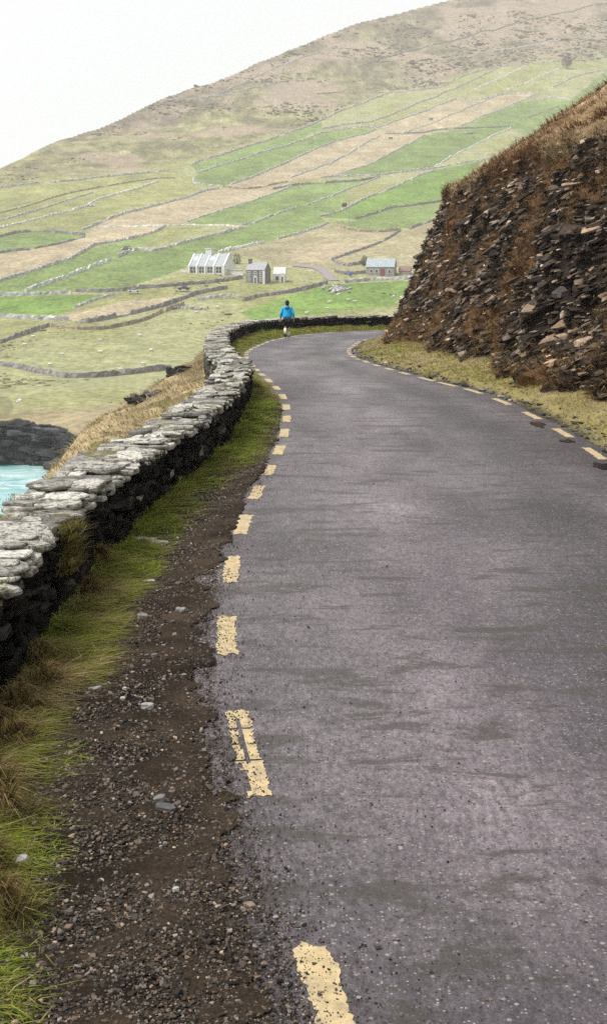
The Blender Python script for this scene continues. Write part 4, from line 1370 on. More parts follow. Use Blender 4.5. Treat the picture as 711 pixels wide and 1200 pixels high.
# ------------------------------------------------------------------ dry stone field walls: one object each
GREY = (.36, .35, .34); DARK = (.19, .18, .17); BROWN = (.24, .19, .14); LIGHT = (.50, .49, .47)
WALLS = [
    (GREY, 1.3, 'long pale field wall topmost on the far left of the slope', [(-14, 222), (0, 220.5), (33, 215.5), (60, 213.5), (88, 211.6), (114, 208), (144, 205), (180, 201.5), (198, 200)]),
    (BROWN, .9, 'broken brownish field wall second below the topmost left one', [(-14, 253), (0, 249.6), (33, 241), (76, 227), (111, 220.5), (142, 215), (180, 209), (205, 208.5)]),
    (GREY, .9, 'short faded field wall dying out between two longer left slope walls', [(-14, 262), (0, 258.5), (30, 250), (68, 238), (84, 232.7), (109, 225.6)]),
    (LIGHT, 1.1, 'pale field wall climbing to a heap of stones on the left slope', [(-14, 271), (0, 267), (25, 261), (63, 252), (99, 243), (111, 235), (134, 228), (157, 222), (172, 217), (186, 212.5)]),
    (GREY, 1.3, 'grey wall along the lower side of the left straw field', [(-14, 334), (0, 329.5), (30, 320.5), (58, 311.6), (83.5, 303), (101, 292.7), (109, 287.6), (147, 281), (165, 277), (183, 271.5), (193, 265)]),
    (DARK, 1.9, 'thick dark wall above a small bright green field at the left edge', [(-14, 281), (0, 277.5), (20, 272.4), (53, 271), (76, 273.7), (99, 275.5)]),
    (DARK, .9, 'thin dark wall under the small bright green field at left', [(40.5, 291), (58, 288), (76, 283.8), (99, 277.5)]),
    (DARK, 1.2, 'stub of dark wall at the left edge above the straw field', [(-14, 298), (0, 296.5), (15, 294), (35, 292.7)]),
    (GREY, 1.3, 'wall along the upper side of the middle straw field', [(96, 270), (111, 263.5), (132, 254.7), (152, 248), (160, 247), (188, 239.4), (218, 231.8), (238.5, 224), (256, 220.4)]),
    (LIGHT, .7, 'thin whitish level wall crossing below the middle straw field', [(111, 266), (145, 265.5), (180, 265), (221, 263), (271, 264.5), (281, 266)]),
    (LIGHT, 1.6, 'chunky light wall slanting up the green field above the left road wall', [(30, 341), (43, 337), (71, 327), (96, 318), (112, 311), (130, 305)]),
    (GREY, 1.4, 'grey wall with a wavy foot running right above the long white house', [(137, 301.5), (152, 294.7), (162, 292), (180, 294), (190, 292.5), (210.6, 286), (238.5, 278.6), (266, 272), (284, 267)]),
    (GREY, .8, 'low wall along the under side of the middle straw field', [(219, 260), (243, 251), (287, 238), (322, 226), (341, 218)]),
    (DARK, 1.4, 'dark double wall under the walled lane in mid slope', [(320, 221.5), (340, 217.5), (381, 214), (421, 212), (444, 207.6)]),
    (GREY, 1.2, 'small hooked wall closing the end of the mid slope lane', [(226, 209), (226, 211.5), (228, 215.3), (243.5, 216.6), (258, 217.5)]),
    (BROWN, 1.2, 'curved brown wall of the lane below the large straw field', [(260, 218.6), (279, 221), (297, 221), (322, 215.5), (337, 213)]),
    (GREY, 1.3, 'long wall of the mid slope lane running to the rock bank', [(373, 208.5), (392, 207), (441, 205.6), (464, 202), (497, 198.7), (522, 194.7), (561, 188), (580, 185)]),
    (GREY, 1.3, 'wall along the upper edge of the large upper straw field', [(269, 216.6), (289, 210), (309, 201.4), (335, 191), (358, 179.5), (378, 170.5), (403, 162.7), (429, 156), (440, 151.5)]),
    (GREY, 1.0, 'wall splitting the large upper straw field lengthwise', [(341, 208), (381, 193), (406, 182), (417, 174), (444, 159)]),
    (GREY, 1.0, 'wall splitting the topmost straw field with a cow on it', [(470, 157.5), (480, 152.5), (503, 145.6), (529, 134), (561, 119.6), (590, 110)]),
    (GREY, .9, 'wall between the large upper straw field and the green field below it', [(393, 205), (431, 193), (457, 180), (477, 169), (497, 158)]),
    (GREY, .9, 'wall along the lower edge of the topmost straw field', [(540, 147), (577, 131), (610, 118), (631, 108)]),
    (DARK, 1.6, 'dark level wall between the two upper straw fields and a green one', [(452, 156.5), (470, 157), (500, 155), (512, 152), (540, 150.5), (570, 149.5), (597, 148)]),
    (LIGHT, 1.0, 'light straight wall slanting up through the green field near the rock bank', [(510, 195), (516, 191), (545, 174.7), (571, 162.5), (598, 149.5)]),
    (GREY, 1.1, 'wall rising from the white thin wall towards the middle of the green strip', [(284, 264), (299, 261), (317, 253), (337, 246), (347, 243.5)]),
    (GREY, 1.0, 'broken wall continuing up the green strip to the double lane wall', [(358, 240.5), (383, 232), (406, 222), (431, 213), (445, 207)]),
    (GREY, 1.2, 'wall climbing past the black bush to the lane', [(374, 254), (399, 248), (416, 238.5), (431, 231), (462, 219.5), (482, 209.5), (508, 199.5)]),
    (DARK, 1.4, 'dark wall crossing the field above the barn to the rock bank', [(416, 257), (436, 251), (457, 243.5), (478, 241.5), (500, 238.5), (520, 236)]),
    (DARK, 1.3, 'short dark wall at the foot of the rock bank above the barn', [(480, 268), (490, 264), (500, 261), (510, 258)]),
    (GREY, 1.1, 'wall along the top of the straw hummocks behind the houses', [(325, 280), (348, 274), (371, 267.5), (384, 261)]),
    (DARK, 1.2, 'curving dark wall slanting down the straw hummock to the farm lane', [(389.5, 304), (403.5, 299), (431, 290), (446, 284), (457, 278), (469, 270)]),
    (BROWN, 1.6, 'brown level bank wall along the top of the hummock behind the barn', [(400, 266), (415, 270), (431, 272), (450, 271.5), (469, 269.5)]),
    (DARK, 1.4, 'dark wall stepping down beside the green clump left of the barn', [(389, 304.5), (398, 309), (405, 312), (416, 310), (426, 309)]),
    (DARK, 2.2, 'dark yard wall adjoining the left end of the barn', [(393, 318.5), (404, 322), (416, 321), (428, 320)]),
    (GREY, 1.4, 'long wall in front of the barn along the green field', [(403, 331.5), (420, 330), (434, 328.5), (455, 328), (485, 327)]),
    (LIGHT, 1.7, 'straight pale wall rising behind the right gable of the long white house', [(256, 297), (271, 292.5), (290, 289), (309, 285)]),
    (GREY, 1.6, 'double layered wall along the left of the road across the fields', [(-14, 347.5), (0, 347), (30, 346.5), (58, 345), (83, 344)]),
    (DARK, 1.8, 'long dark roadside wall passing the parked cars below the white house', [(88, 341.5), (114, 342.5), (146, 340.5), (152, 339), (180, 337), (211, 334.5), (249, 331.5), (284, 326.5)]),
    (GREY, 1.0, 'short light wall slanting up the edge of the bright green left field', [(87, 361), (99, 356.5), (111, 352), (134, 345)]),
    (GREY, 2.0, 'grey wall along the bottom of the bright green left field', [(-14, 371), (0, 371.8), (33, 373.7), (53, 373.7), (60, 376), (81, 375.5)]),
    (DARK, 2.4, 'heavy dark wall bank curving up towards the parked blue car', [(89, 378), (106, 378), (124, 374.5), (152, 368.6), (180, 362), (198, 357), (223, 347), (243, 342), (266, 338)]),
    (DARK, 1.6, 'dark wall rising from the left edge to a field corner', [(-12, 405), (0, 402), (20, 395), (38, 389), (57, 382)]),
    (BROWN, 1.4, 'overgrown brown wall bank bounding the top of the sheep pasture', [(61, 382.5), (88, 385.5), (114, 387), (142, 382.5), (168, 376), (190, 366), (215, 357)]),
    (DARK, 1.9, 'lowest dark wall sagging across the pasture above the sea cliff', [(-12, 426), (0, 428), (18, 430.6), (35, 435), (66, 441), (81, 443), (109, 442.5), (137, 440), (165, 437), (200, 433)]),
    (GREY, 1.2, 'low rubble wall stub in the grass left below the stone house', [(232, 352), (247, 349.5), (265, 347), (281, 347)]),
    (DARK, 1.8, 'dark wall running below the stone house to the rubble heap', [(285, 353), (302, 348), (324, 345), (340, 343), (358, 339.5), (383, 332)]),
    (GREY, 1.8, 'mountain wall dividing the green fields from the brown moor', [(223, 194), (238, 187.5), (269, 178.5), (294, 170), (320, 162), (350, 152), (376, 141), (396, 131), (426, 121), (452, 108.5), (469, 107.5), (512, 103), (528, 96), (542, 88.7), (564, 82), (587, 77.5), (620, 74.5), (659, 72), (711, 66), (740, 63)]),
    (GREY, 1.2, 'second wall below the mountain wall on the upper left green strips', [(231, 201.5), (269, 191), (302, 180), (338, 169), (381, 155), (408, 150), (437, 148.5)]),
    (GREY, 1.4, 'wall climbing from mid slope to join the mountain wall', [(376, 151), (408, 145), (431, 143.5), (459, 134.7), (482, 123), (506, 115), (535, 102), (560, 91), (587, 78)]),
    (GREY, 1.2, 'wall along the upper edge of the topmost straw field', [(440, 150), (472, 138.5), (500, 129.5), (509, 124.5), (535, 115.5)]),
    (GREY, 1.3, 'crooked wall across the top of the topmost straw field', [(535, 115.5), (561, 117), (590, 110), (623, 109)]),
    (GREY, 1.4, 'short grey wall just right of the topmost straw field', [(620, 118), (640, 115.5), (655, 114), (670, 117)]),
    (LIGHT, .9, 'light slanting wall in the high green field left of the round tree', [(551, 106.6), (577, 95), (597, 86), (616, 77)]),
    (LIGHT, .9, 'light slanting wall ending at the round tree', [(594, 105), (623, 93.6), (645, 84), (659, 78)]),
    (GREY, 1.2, 'highest right field wall rising above the heather bank', [(647, 101.7), (675, 88.7), (695, 84), (725, 79)]),
    (BROWN, 1.0, 'short brown wall just above the heather at the rock bank top', [(618, 137.5), (635, 131), (655, 124)]),
    (GREY, 1.6, 'wall running in from the skyline on the upper left', [(187, 121), (200.5, 116.8), (236, 115), (261, 111.5), (279, 107.7), (312, 99), (340, 93.8)]),
    (GREY, 1.2, 'wall climbing just inside the skyline of the mountain', [(255, 110), (276, 101), (294, 92), (320, 80), (350, 68.5), (371, 62)]),
    (DARK, 1.4, 'faint dark wall line highest on the moor', [(420, 78), (460, 64), (498, 55), (555, 41), (612, 25), (660, 14), (725, 0)]),
    (GREY, 1.3, 'faint wall line on the moor above the mountain wall', [(522, 69.6), (584, 59), (649, 49), (715, 35)]),
    (BROWN, 1.1, 'broken brown wall on the moor left of the mountain wall bend', [(371, 110), (390, 108), (414, 107.5), (452, 108.5)]),
]
def field_wall(col, h, label, pts):
    wp = []
    for a, b in zip(pts[:-1], pts[1:]):
        for t in np.linspace(0, 1, 5, endpoint=False):
            wp.append(far_hit(a[0] + (b[0] - a[0]) * t, a[1] + (b[1] - a[1]) * t)[:2])
    wp.append(far_hit(*pts[-1])[:2])
    P, S = resample(lighten(np.array(wp), 3), 1.0)
    if len(P) < 3: return
    T, Nn = frames(P)
    n = len(P)
    rg = np.random.default_rng(abs(hash(label)) % 99991 if False else sum(map(ord, label)))
    gap = noise(S / 9, 0, 0, len(label)) < -.82
    hgt = .80 * min(h, 1.45 + .25 * (h - 1.45)) * (1.0 + .18 * noise(S / 9, 1, 0, len(label)) + .06 * rg.normal(0, 1, n)) * np.where(gap, .35, 1)
    wd = .40 + .06 * rg.uniform(0, 1, n)
    rows = []
    for (l, zf) in ((1.25, None), (.95, .55), (.62, 1.0), (-.62, 1.0), (-.95, .55), (-1.25, None)):
        xy = P + Nn * (l * wd * (1 + .06 * rg.normal(0, 1, n)))[:, None]
        zb = far_z(xy[:, 0], xy[:, 1])
        z = zb - .3 if zf is None else zb + np.maximum(hgt, .15) * zf * (1 + .10 * rg.normal(0, 1, n))
        rows.append(np.stack([xy[:, 0], xy[:, 1], z], 1))
    V = np.stack(rows, 1).reshape(-1, 3)
    C = np.asarray(col) * np.clip(rg.lognormal(0, .35, (n * 6, 1)), .4, 1.8)
    F = grid_faces(n, 6)
    ends = np.array([[0, 1, 4, 5], [1, 2, 3, 4], [(n - 1) * 6, (n - 1) * 6 + 5, (n - 1) * 6 + 4, (n - 1) * 6 + 1], [(n - 1) * 6 + 1, (n - 1) * 6 + 4, (n - 1) * 6 + 3, (n - 1) * 6 + 2]])
    o = mesh_np('field_wall', V, np.vstack([F, ends]), M['farwall'], C)
    o['kind'] = 'thing'
    tag(o, label, 'wall', 'dry stone walls between the fields')
for w in WALLS:
    field_wall(*w)

# ------------------------------------------------------------------ farm lane
lane_px = [(345, 311), (362, 312.5), (374, 315), (382, 320), (385, 325), (392, 329)]
lp = np.array([far_hit(u, v)[:2] for u, v in lane_px])
Pq, _ = resample(lp, 1.0)
T, Nn = frames(Pq)
rows = [Pq + Nn * l for l in np.linspace(-2.0, 2.0, 5)]
V = np.stack([np.column_stack([r, far_z(r[:, 0], r[:, 1]) + .25]) for r in rows], 1).reshape(-1, 3)
tag(mesh_np('lane', V, grid_faces(len(Pq), 5), M['soil'], np.tile([.26, .23, .24], (len(V), 1))), 'grey farm lane curling down beside the barn', 'lane', kind='structure')

# ------------------------------------------------------------------ buildings
def base_at(u, v):
    p = far_hit(u, v)
    return p, p[1] / (FPX * CT + (600 - v) * ST)      # point, metres per photograph pixel

def quad_part(name, pts, mat, parent, th=.12):
    """flat panel given by four corners, thickened along its normal"""
    p = [Vector(q) for q in pts]
    nrm = (p[1] - p[0]).cross(p[3] - p[0]).normalized() * th
    b = MB()
    b.add([*p, *[q + nrm for q in p]], [(3, 2, 1, 0), (4, 5, 6, 7), (0, 1, 5, 4), (1, 2, 6, 5), (2, 3, 7, 6), (3, 0, 4, 7)])
    return b.build(name, mat, parent)

def gable_house(b_name, loc, rz, Lx, Wy, eave, ridge, wallmat, roofmat, over=.25, found=2.5):
    """ridge along local x, front face at y=0 facing -y; returns the root Empty"""
    root = empty(b_name, loc, rz)
    b = MB()
    prof = [(0, -found), (Wy, -found), (Wy, eave), (Wy / 2, ridge), (0, eave)]
    b.prism(prof, -Lx / 2, Lx / 2, axis='x')
    b.build('wall', wallmat, root)
    r = MB()
    sl = (ridge - eave) / (Wy / 2)
    for s in (0, 1):
        e = (-over if s == 0 else Wy + over)
        y1, z1 = Wy / 2, ridge + .03
        z0 = eave - over * sl + .03
        up = .16
        r.add([(-Lx / 2 - over, e, z0), (Lx / 2 + over, e, z0), (Lx / 2 + over, y1, z1), (-Lx / 2 - over, y1, z1),
               (-Lx / 2 - over, e, z0 + up), (Lx / 2 + over, e, z0 + up), (Lx / 2 + over, y1, z1 + up), (-Lx / 2 - over, y1, z1 + up)],
              [(3, 2, 1, 0), (4, 5, 6, 7), (0, 1, 5, 4), (1, 2, 6, 5), (2, 3, 7, 6), (3, 0, 4, 7)])
    roof = r.build('roof', roofmat, root)
    return root, roof

def window(parent, x0, x1, z0, z1, y=0.0, frame_mat=None, bars=True, name='window'):
    """white frame proud of the wall with a dark pane inside; on the front face at y"""
    b = MB()
    t = max(.16, (x1 - x0) * .14)
    b.box(x0 - t, x0, y - .10, y - .005, z0 - t, z1 + t); b.box(x1, x1 + t, y - .10, y - .005, z0 - t, z1 + t)
    b.box(x0, x1, y - .10, y - .005, z1, z1 + t); b.box(x0, x1, y - .14, y - .005, z0 - t, z0)
    if bars:
        b.box((x0 + x1) / 2 - .06, (x0 + x1) / 2 + .06, y - .07, y - .005, z0, z1)
        b.box(x0, (x0 + x1) / 2 - .06, y - .06, y - .006, (z0 + z1) / 2 - .06, (z0 + z1) / 2 + .06)
        b.box((x0 + x1) / 2 + .06, x1, y - .06, y - .006, (z0 + z1) / 2 - .06, (z0 + z1) / 2 + .06)
    w = b.build(name, frame_mat or M['white'], parent)
    g = MB(); g.box(x0, x1, y - .03, y - .004, z0, z1)
    g.build('pane', M['glass'], w)
    return w

M['rooflight'] = mat_flat('pale_slate_roof', (.27, .30, .32), .5, .4, 1.2)
M['darkstone'] = mat_flat('dark_stone_walling', (.13, .125, .13), .85, .2, 2.5)
M['greyroof'] = mat_flat('grey_purple_slates', (.30, .29, .32), .6, .3, 2.0)
M['barnstone'] = mat_flat('barn_stone', (.26, .25, .245), .85, .2, 1.6)
M['tinroof'] = mat_flat('pale_blue_sheet_roof', (.27, .32, .36), .45, .5, 1.0)
M['redroof'] = mat_flat('rusty_red_roof', (.22, .125, .11), .7, .3, 1.5)
M['reddoor'] = mat_flat('red_door_paint', (.20, .055, .05), .6, .3)
M['bluedrum'] = mat_flat('blue_plastic', (.03, .09, .40), .5, .4)

# long white house
p, s = base_at(242, 320.5)
Lx, Wy, ev, rg_ = 49 * s, 25 * s, 8.8 * s, 22.5 * s
A, roofA = gable_house('farmhouse', tuple(p), math.radians(-26), Lx, Wy, ev, rg_, M['white'], M['rooflight'], .1)
tag(A, 'long low white house with pale roof ribs and dark window bays', 'house')
for k in range(4):                                       # dark glazed bays between white piers
    x0 = -Lx / 2 + Lx * (.055 + .235 * k); x1 = x0 + Lx * .155
    window(A, x0, x1, .3, ev * .90, 0.0, bars=True)
sl = (rg_ - ev) / (Wy / 2)
for k, x in enumerate((-Lx / 2 + .35, -Lx * .265, -Lx * .03, Lx * .205, Lx / 2 - .35)):
    b = MB(); wd = .36
    # raised white rib running from eave to ridge
    b.add([(x - wd, -.5, ev - .35), (x + wd, -.5, ev - .35), (x + wd, Wy / 2, rg_ + .2), (x - wd, Wy / 2, rg_ + .2),
           (x - wd, -.5, ev + .0), (x + wd, -.5, ev + .0), (x + wd, Wy / 2, rg_ + .42), (x - wd, Wy / 2, rg_ + .42)],
          [(3, 2, 1, 0), (4, 5, 6, 7), (0, 1, 5, 4), (1, 2, 6, 5), (2, 3, 7, 6), (3, 0, 4, 7)])
    b.box(x - wd, x + wd, -.5, .0, -1.0, ev - .36)
    b.build('pier', M['white'], A)
for x in (-Lx * .37, Lx * .09):
    b = MB(); y0, y1 = Wy * .22, Wy * .36
    b.add([(x - 1.0, y0, ev + y0 * sl + .20), (x + 1.0, y0, ev + y0 * sl + .20), (x + 1.0, y1, ev + y1 * sl + .20), (x - 1.0, y1, ev + y1 * sl + .20),
           (x - 1.0, y0, ev + y0 * sl + .32), (x + 1.0, y0, ev + y0 * sl + .32), (x + 1.0, y1, ev + y1 * sl + .32), (x - 1.0, y1, ev + y1 * sl + .32)],
          [(3, 2, 1, 0), (4, 5, 6, 7), (0, 1, 5, 4), (1, 2, 6, 5), (2, 3, 7, 6), (3, 0, 4, 7)])
    b.build('skylight', M['white'], roofA)
b = MB(); b.box(-Lx * .06 - 1.3, -Lx * .06 + 1.3, Wy / 2 - .8, Wy / 2 + .8, rg_ - 1.2, rg_ + 2.0); b.box(-Lx * .06 - 1.5, -Lx * .06 + 1.5, Wy / 2 - 1.0, Wy / 2 + 1.0, rg_ + 2.0, rg_ + 2.3)
b.build('chimney', M['white'], roofA)
b = MB(); b.box(-Lx / 2 - 4.5, -Lx / 2 - .01, 1.2, 4.2, -2, 1.5)
b.build('annex', M['white'], A)
b = MB(); b.box(Lx / 2 + .01, Lx / 2 + 6.5, 2.5, 2.9, -2, 1.5); b.box(Lx / 2 + .01, Lx / 2 + 6.5, 2.2, 3.2, 1.5, 1.8)
b.build('garden_wall', M['white'], A)

# two-storey stone house
p, s = base_at(299, 331.5)
Lx, Wy, ev, rg_ = 24 * s, 17 * s, 15.2 * s, 23.5 * s
Bh, roofB = gable_house('stone_house', tuple(p), math.radians(-24), Lx, Wy, ev, rg_, M['darkstone'], M['greyroof'], .15)
tag(Bh, 'dark stone two storey house with white window surrounds', 'house')
for x in (-.34, 0, .34):
    window(Bh, Lx * x - .55, Lx * x + .55, ev * .58, ev * .86)
for x in (-.34, .34):
    window(Bh, Lx * x - .55, Lx * x + .55, ev * .16, ev * .44)
b = MB(); b.box(-.75, .75, -.10, -.003, -.3, 2.5); d = b.build('door', M['white'], Bh)
g = MB(); g.box(-.45, .45, -.13, -.101, -.1, 2.1); g.build('door_panel', M['darkstone'], d)
b = MB(); b.box(Lx / 2 - .75, Lx / 2 + .06, -.06, -.002, -2, ev - .1); b.box(Lx / 2 + .004, Lx / 2 + .06, -.0, .5, -2, ev - .1); b.build('quoin', M['white'], Bh)
b = MB(); b.box(-Lx / 2, -Lx / 2 + .9, Wy / 2 - .7, Wy / 2 + .7, rg_ - 1.0, rg_ + 1.3); b.box(-Lx / 2 - .1, -Lx / 2 + 1.0, Wy / 2 - .8, Wy / 2 + .8, rg_ + 1.3, rg_ + 1.5)
b.build('chimney', M['darkstone'], roofB)

# small white building beside it
p, s = base_at(327, 330)
Lx, Wy, ev, rg_ = 14 * s, 12 * s, 9.0 * s, 16.5 * s
Cw, roofC = gable_house('outbuilding', tuple(p), math.radians(-8), Lx, Wy, ev, rg_, M['white'], M['white'], .1)
tag(Cw, 'small white outbuilding with arched porch next to the stone house', 'outbuilding')
window(Cw, -Lx * .30, -Lx * .02, .5, ev * .72, bars=False)
b = MB()
pw = Lx * .17
arch = [(-pw, -1.5), (pw, -1.5), (pw, 2.4)] + [(pw * math.cos(a), 2.4 + pw * 1.1 * math.sin(a)) for a in np.linspace(.3, math.pi - .3, 7)] + [(-pw, 2.4)]
b.prism([(x + Lx * .30, z) for x, z in arch], -1.2, -.004)
porch = b.build('porch', M['white'], Cw)
b = MB(); b.box(Lx * .30 - .35, Lx * .30 + .35, -1.24, -1.203, -.4, 1.9); b.build('door', M['darkstone'], porch)

# barn
p, s = base_at(445, 323)
Lx, Wy, ev, rg_ = 33 * s, 17 * s, 10.6 * s, 19.5 * s
Dn, roofD = gable_house('barn', tuple(p), math.radians(-14), Lx, Wy, ev, rg_, M['barnstone'], M['tinroof'], .2)
tag(Dn, 'grey stone barn with pale blue roof and red door', 'barn')
window(Dn, -Lx * .36, -Lx * .36 + 1.0, 1.2, 2.4, bars=False)
window(Dn, -Lx * .12 - .5, -Lx * .12 + .5, 1.2, 2.4, bars=False)
b = MB(); b.box(Lx * .09 - .85, Lx * .09 + .85, -.10, -.003, -.5, 2.7); b.build('door', M['reddoor'], Dn)
window(Dn, Lx * .34 - .5, Lx * .34 + .5, 1.0, 2.3, bars=False)
# lean-to shed
p2, s = base_at(469, 323)
Ln, roofE = gable_house('shed', tuple(p2 + np.array([1.6, 2.0, 0])), math.radians(-14), 13 * s, 11 * s, 6.0 * s, 10.5 * s, M['barnstone'], M['redroof'], .2)
tag(Ln, 'low stone shed with rusty red roof at the end of the barn', 'shed')
b = MB(); b.box(-.8, .8, -.10, -.003, -.5, 1.5); b.build('door', M['barnstone'], Ln)
# blue drum by the yard wall
p, s = base_at(410, 322.5)
b = MB(); b.tube([(0, 0, -.2), (0, 0, .3), (0, 0, .9), (0, 0, 1.25)], [.55, .6, .6, .5], 12)
o = b.build('drum', M['bluedrum'], None, True); o.location = tuple(p + np.array([0, -2.2, .1]))
tag(o, 'blue drum standing by the dark yard wall of the barn', 'drum')

# ------------------------------------------------------------------ cars
def car(loc, rz, col, label, glass_col=(.03, .035, .04)):
    root = tag(empty('parked_car', loc, rz), label, 'car', 'cars parked below the white house')
    paint = mat_flat('car_paint', col, .3, .5)
    prof = [(-2.05, .35), (2.05, .35), (2.12, .62), (1.95, .82), (1.0, .92), (-1.65, .95), (-2.05, .85), (-2.12, .6)]
    b = MB()
    n = len(prof)
    for (y, k) in ((-.82, .96), (-.70, 1.0), (.70, 1.0), (.82, .96)):
        b.v += [(x * k, y, z) for x, z in prof]
    b.c = [(1, 1, 1)] * len(b.v)
    b.f = [tuple(range(n))[::-1], tuple(range(3 * n, 4 * n))] + [(r * n + i, r * n + (i + 1) % n, (r + 1) * n + (i + 1) % n, (r + 1) * n + i) for r in range(3) for i in range(n)]
    b.build('body', paint, root)
    c = MB()
    low = [(1.15, -.74), (1.15, .74), (-1.75, .74), (-1.75, -.74)]
    high = [(.35, -.58), (.35, .58), (-1.15, .58), (-1.15, -.58)]
    c.add([(x, y, .90) for x, y in low] + [(x, y, 1.40) for x, y in high], [(0, 1, 5, 4), (1, 2, 6, 5), (2, 3, 7, 6), (3, 0, 4, 7), (3, 2, 1, 0)])
    c.build('windows', M['glass'], root)
    r = MB(); r.add([(x * 1.02, y * 1.02, 1.39) for x, y in high] + [(x * .95, y * .95, 1.47) for x, y in high], [(3, 2, 1, 0), (4, 5, 6, 7), (0, 1, 5, 4), (1, 2, 6, 5), (2, 3, 7, 6), (3, 0, 4, 7)])
    r.build('roof', paint, root)
    for x in (-1.3, 1.35):
        for y in (-.80, .80):
            w = MB(); w.tube([(x, y - .11, .33), (x, y + .11, .33)], .33, 14)
            w.build('wheel', M['black'], root)
    for y in (-.55, .55):
        h = MB(); h.box(2.02, 2.13, y - .16, y + .16, .60, .74); h.build('headlight', M['white'], root)
    return root
p, s = base_at(216, 340); car(tuple(p + np.array([0, -2.0, .15])), math.radians(172), (.03, .04, .20), 'dark blue car parked against the long dark roadside wall')
p, s = base_at(158, 342.6); car(tuple(p + np.array([0, -2.4, .15])), math.radians(8), (.62, .66, .72), 'silver car parked further along the dark roadside wall')

# ------------------------------------------------------------------ animals
def make_sheep():
    b = MB()
    # one continuous fleece body lofted along its length, with neck, head and tapering legs
    secs = [(-.58, .62, .05, .06), (-.54, .60, .20, .20), (-.35, .60, .27, .27), (0, .58, .29, .29), (.32, .60, .26, .26), (.48, .66, .19, .20), (.60, .76, .12, .14), (.70, .84, .095, .115), (.82, .80, .08, .085), (.92, .74, .05, .055)]
    n = 10
    for (x, z, ry, rz_) in secs:
        b.v += [(x, ry * math.cos(2 * math.pi * k / n), z + rz_ * math.sin(2 * math.pi * k / n)) for k in range(n)]
    b.c = [(.62, .60, .54)] * len(b.v)
    b.f = [(i * n + k, i * n + (k + 1) % n, (i + 1) * n + (k + 1) % n, (i + 1) * n + k) for i in range(len(secs) - 1) for k in range(n)]
    b.f += [tuple(range(n))[::-1], tuple((len(secs) - 1) * n + k for k in range(n))]
    for x, y in ((-.38, -.15), (-.38, .15), (.34, -.14), (.34, .14)):
        kx = -.05 if x < 0 else .02
        b.tube([(x, y, .46), (x + kx, y, .24), (x, y, .0)], [.085, .05, .04], 6, (.35, .33, .29))
    for y in (-.11, .11):
        b.tube([(.70, y * .7, .88), (.68, y * 1.5, .89)], [.04, .02], 5, (.45, .42, .37))
    return b.build('sheep', M['plain'], None, True)
def make_cow():
    b = MB()
    secs = [(-1.02, 1.06, .10, .14), (-.95, 1.02, .26, .30), (-.6, .98, .33, .36), (0, .95, .36, .38), (.5, .98, .31, .38), (.75, 1.06, .22, .30), (.95, 1.00, .14, .20), (1.15, .82, .12, .15), (1.35, .52, .10, .12), (1.45, .36, .07, .08)]
    n = 10
    for (x, z, ry, rz_) in secs:
        b.v += [(x, ry * math.cos(2 * math.pi * k / n), z + rz_ * math.sin(2 * math.pi * k / n)) for k in range(n)]
    b.c = [(.02, .018, .017)] * len(b.v)
    b.f = [(i * n + k, i * n + (k + 1) % n, (i + 1) * n + (k + 1) % n, (i + 1) * n + k) for i in range(len(secs) - 1) for k in range(n)]
    b.f += [tuple(range(n))[::-1], tuple((len(secs) - 1) * n + k for k in range(n))]
    for x, y in ((-.75, -.2), (-.75, .2), (.58, -.18), (.58, .18)):
        kx = -.08 if x < 0 else .03
        b.tube([(x, y, .78), (x + kx, y, .42), (x, y, .0)], [.16, .075, .06], 6, (.02, .018, .017))
    return b.build('cow', M['plain'], None, True)
sheep = make_sheep()
SHEEP = [(164, 393.5, 'sheep highest on the pasture left of the wall bend'), (29, 404.5, 'sheep near the dark wall rising from the left edge'), (118, 399, 'sheep standing midway between the field corner and the wall bend'),
         (39, 395, 'sheep right under the dark rising wall corner'), (59, 428, 'sheep standing just above the lowest sagging dark wall'), (118, 413, 'sheep alone in the middle of the lower pasture'),
         (141, 434, 'sheep above the right part of the lowest dark wall'), (177, 411, 'sheep nearest the straw slope, upper of two there'), (168, 427, 'sheep nearest the straw slope, lower of two there'),
         (255, 360, 'sheep grazing below the long dark wall bank under the blue car'), (230, 366, 'sheep by the overgrown bank, left of another lone sheep'),
         (359, 367, 'sheep directly beyond the parapet just right of the walker'), (386, 354, 'sheep below the rubble heap, upper of two'), (384, 361.5, 'sheep below the rubble heap, lower of two'),
         (408, 351.5, 'left sheep of the close pair in the bright field'), (416, 353.5, 'right sheep of the close pair in the bright field'), (73, 416, 'faint sheep left of centre in the lower pasture')]
for k, (u, v, lab) in enumerate(SHEEP):
    p, s = base_at(u, v + 1.2)
    o = sheep if k == 0 else sheep.copy()
    if k: COL.objects.link(o)
    o.location = tuple(p)
    o.rotation_euler = (0, 0, rnd.choice([0, math.pi]) + rnd.uniform(-.4, .4))
    o.scale = (1.05,) * 3
    tag(o, lab, 'sheep', 'sheep grazing in the lower fields')
cow = make_cow()
for k, (u, v, lab, yw) in enumerate(((457.5, 163.5, 'black cow on the large upper straw field near its wall', .2), (505, 141, 'black cow on the topmost straw field', 2.9))):
    p, s = base_at(u, v)
    o = cow if k == 0 else cow.copy()
    if k: COL.objects.link(o)
    o.location = tuple(p); o.rotation_euler = (0, 0, yw); o.scale = (1.5,) * 3
    tag(o, lab, 'cow', 'black cattle on the upper straw fields')

# ------------------------------------------------------------------ pole, bushes, tree, boulders, rubble
p, s = base_at(408.5, 262)
pole = tag(empty('utility_pole', tuple(p)), 'thin pale utility pole with crossbar near the black bush', 'pole')
b = MB(); b.tube([(0, 0, -1), (0, 0, 5), (0, 0, 11.5)], [.20, .17, .13], 8); b.build('post', M['rooflight'], pole)
b = MB(); b.box(-1.6, 1.6, -.12, .12, 10.9, 11.2); b.build('crossbar', M['rooflight'], pole)

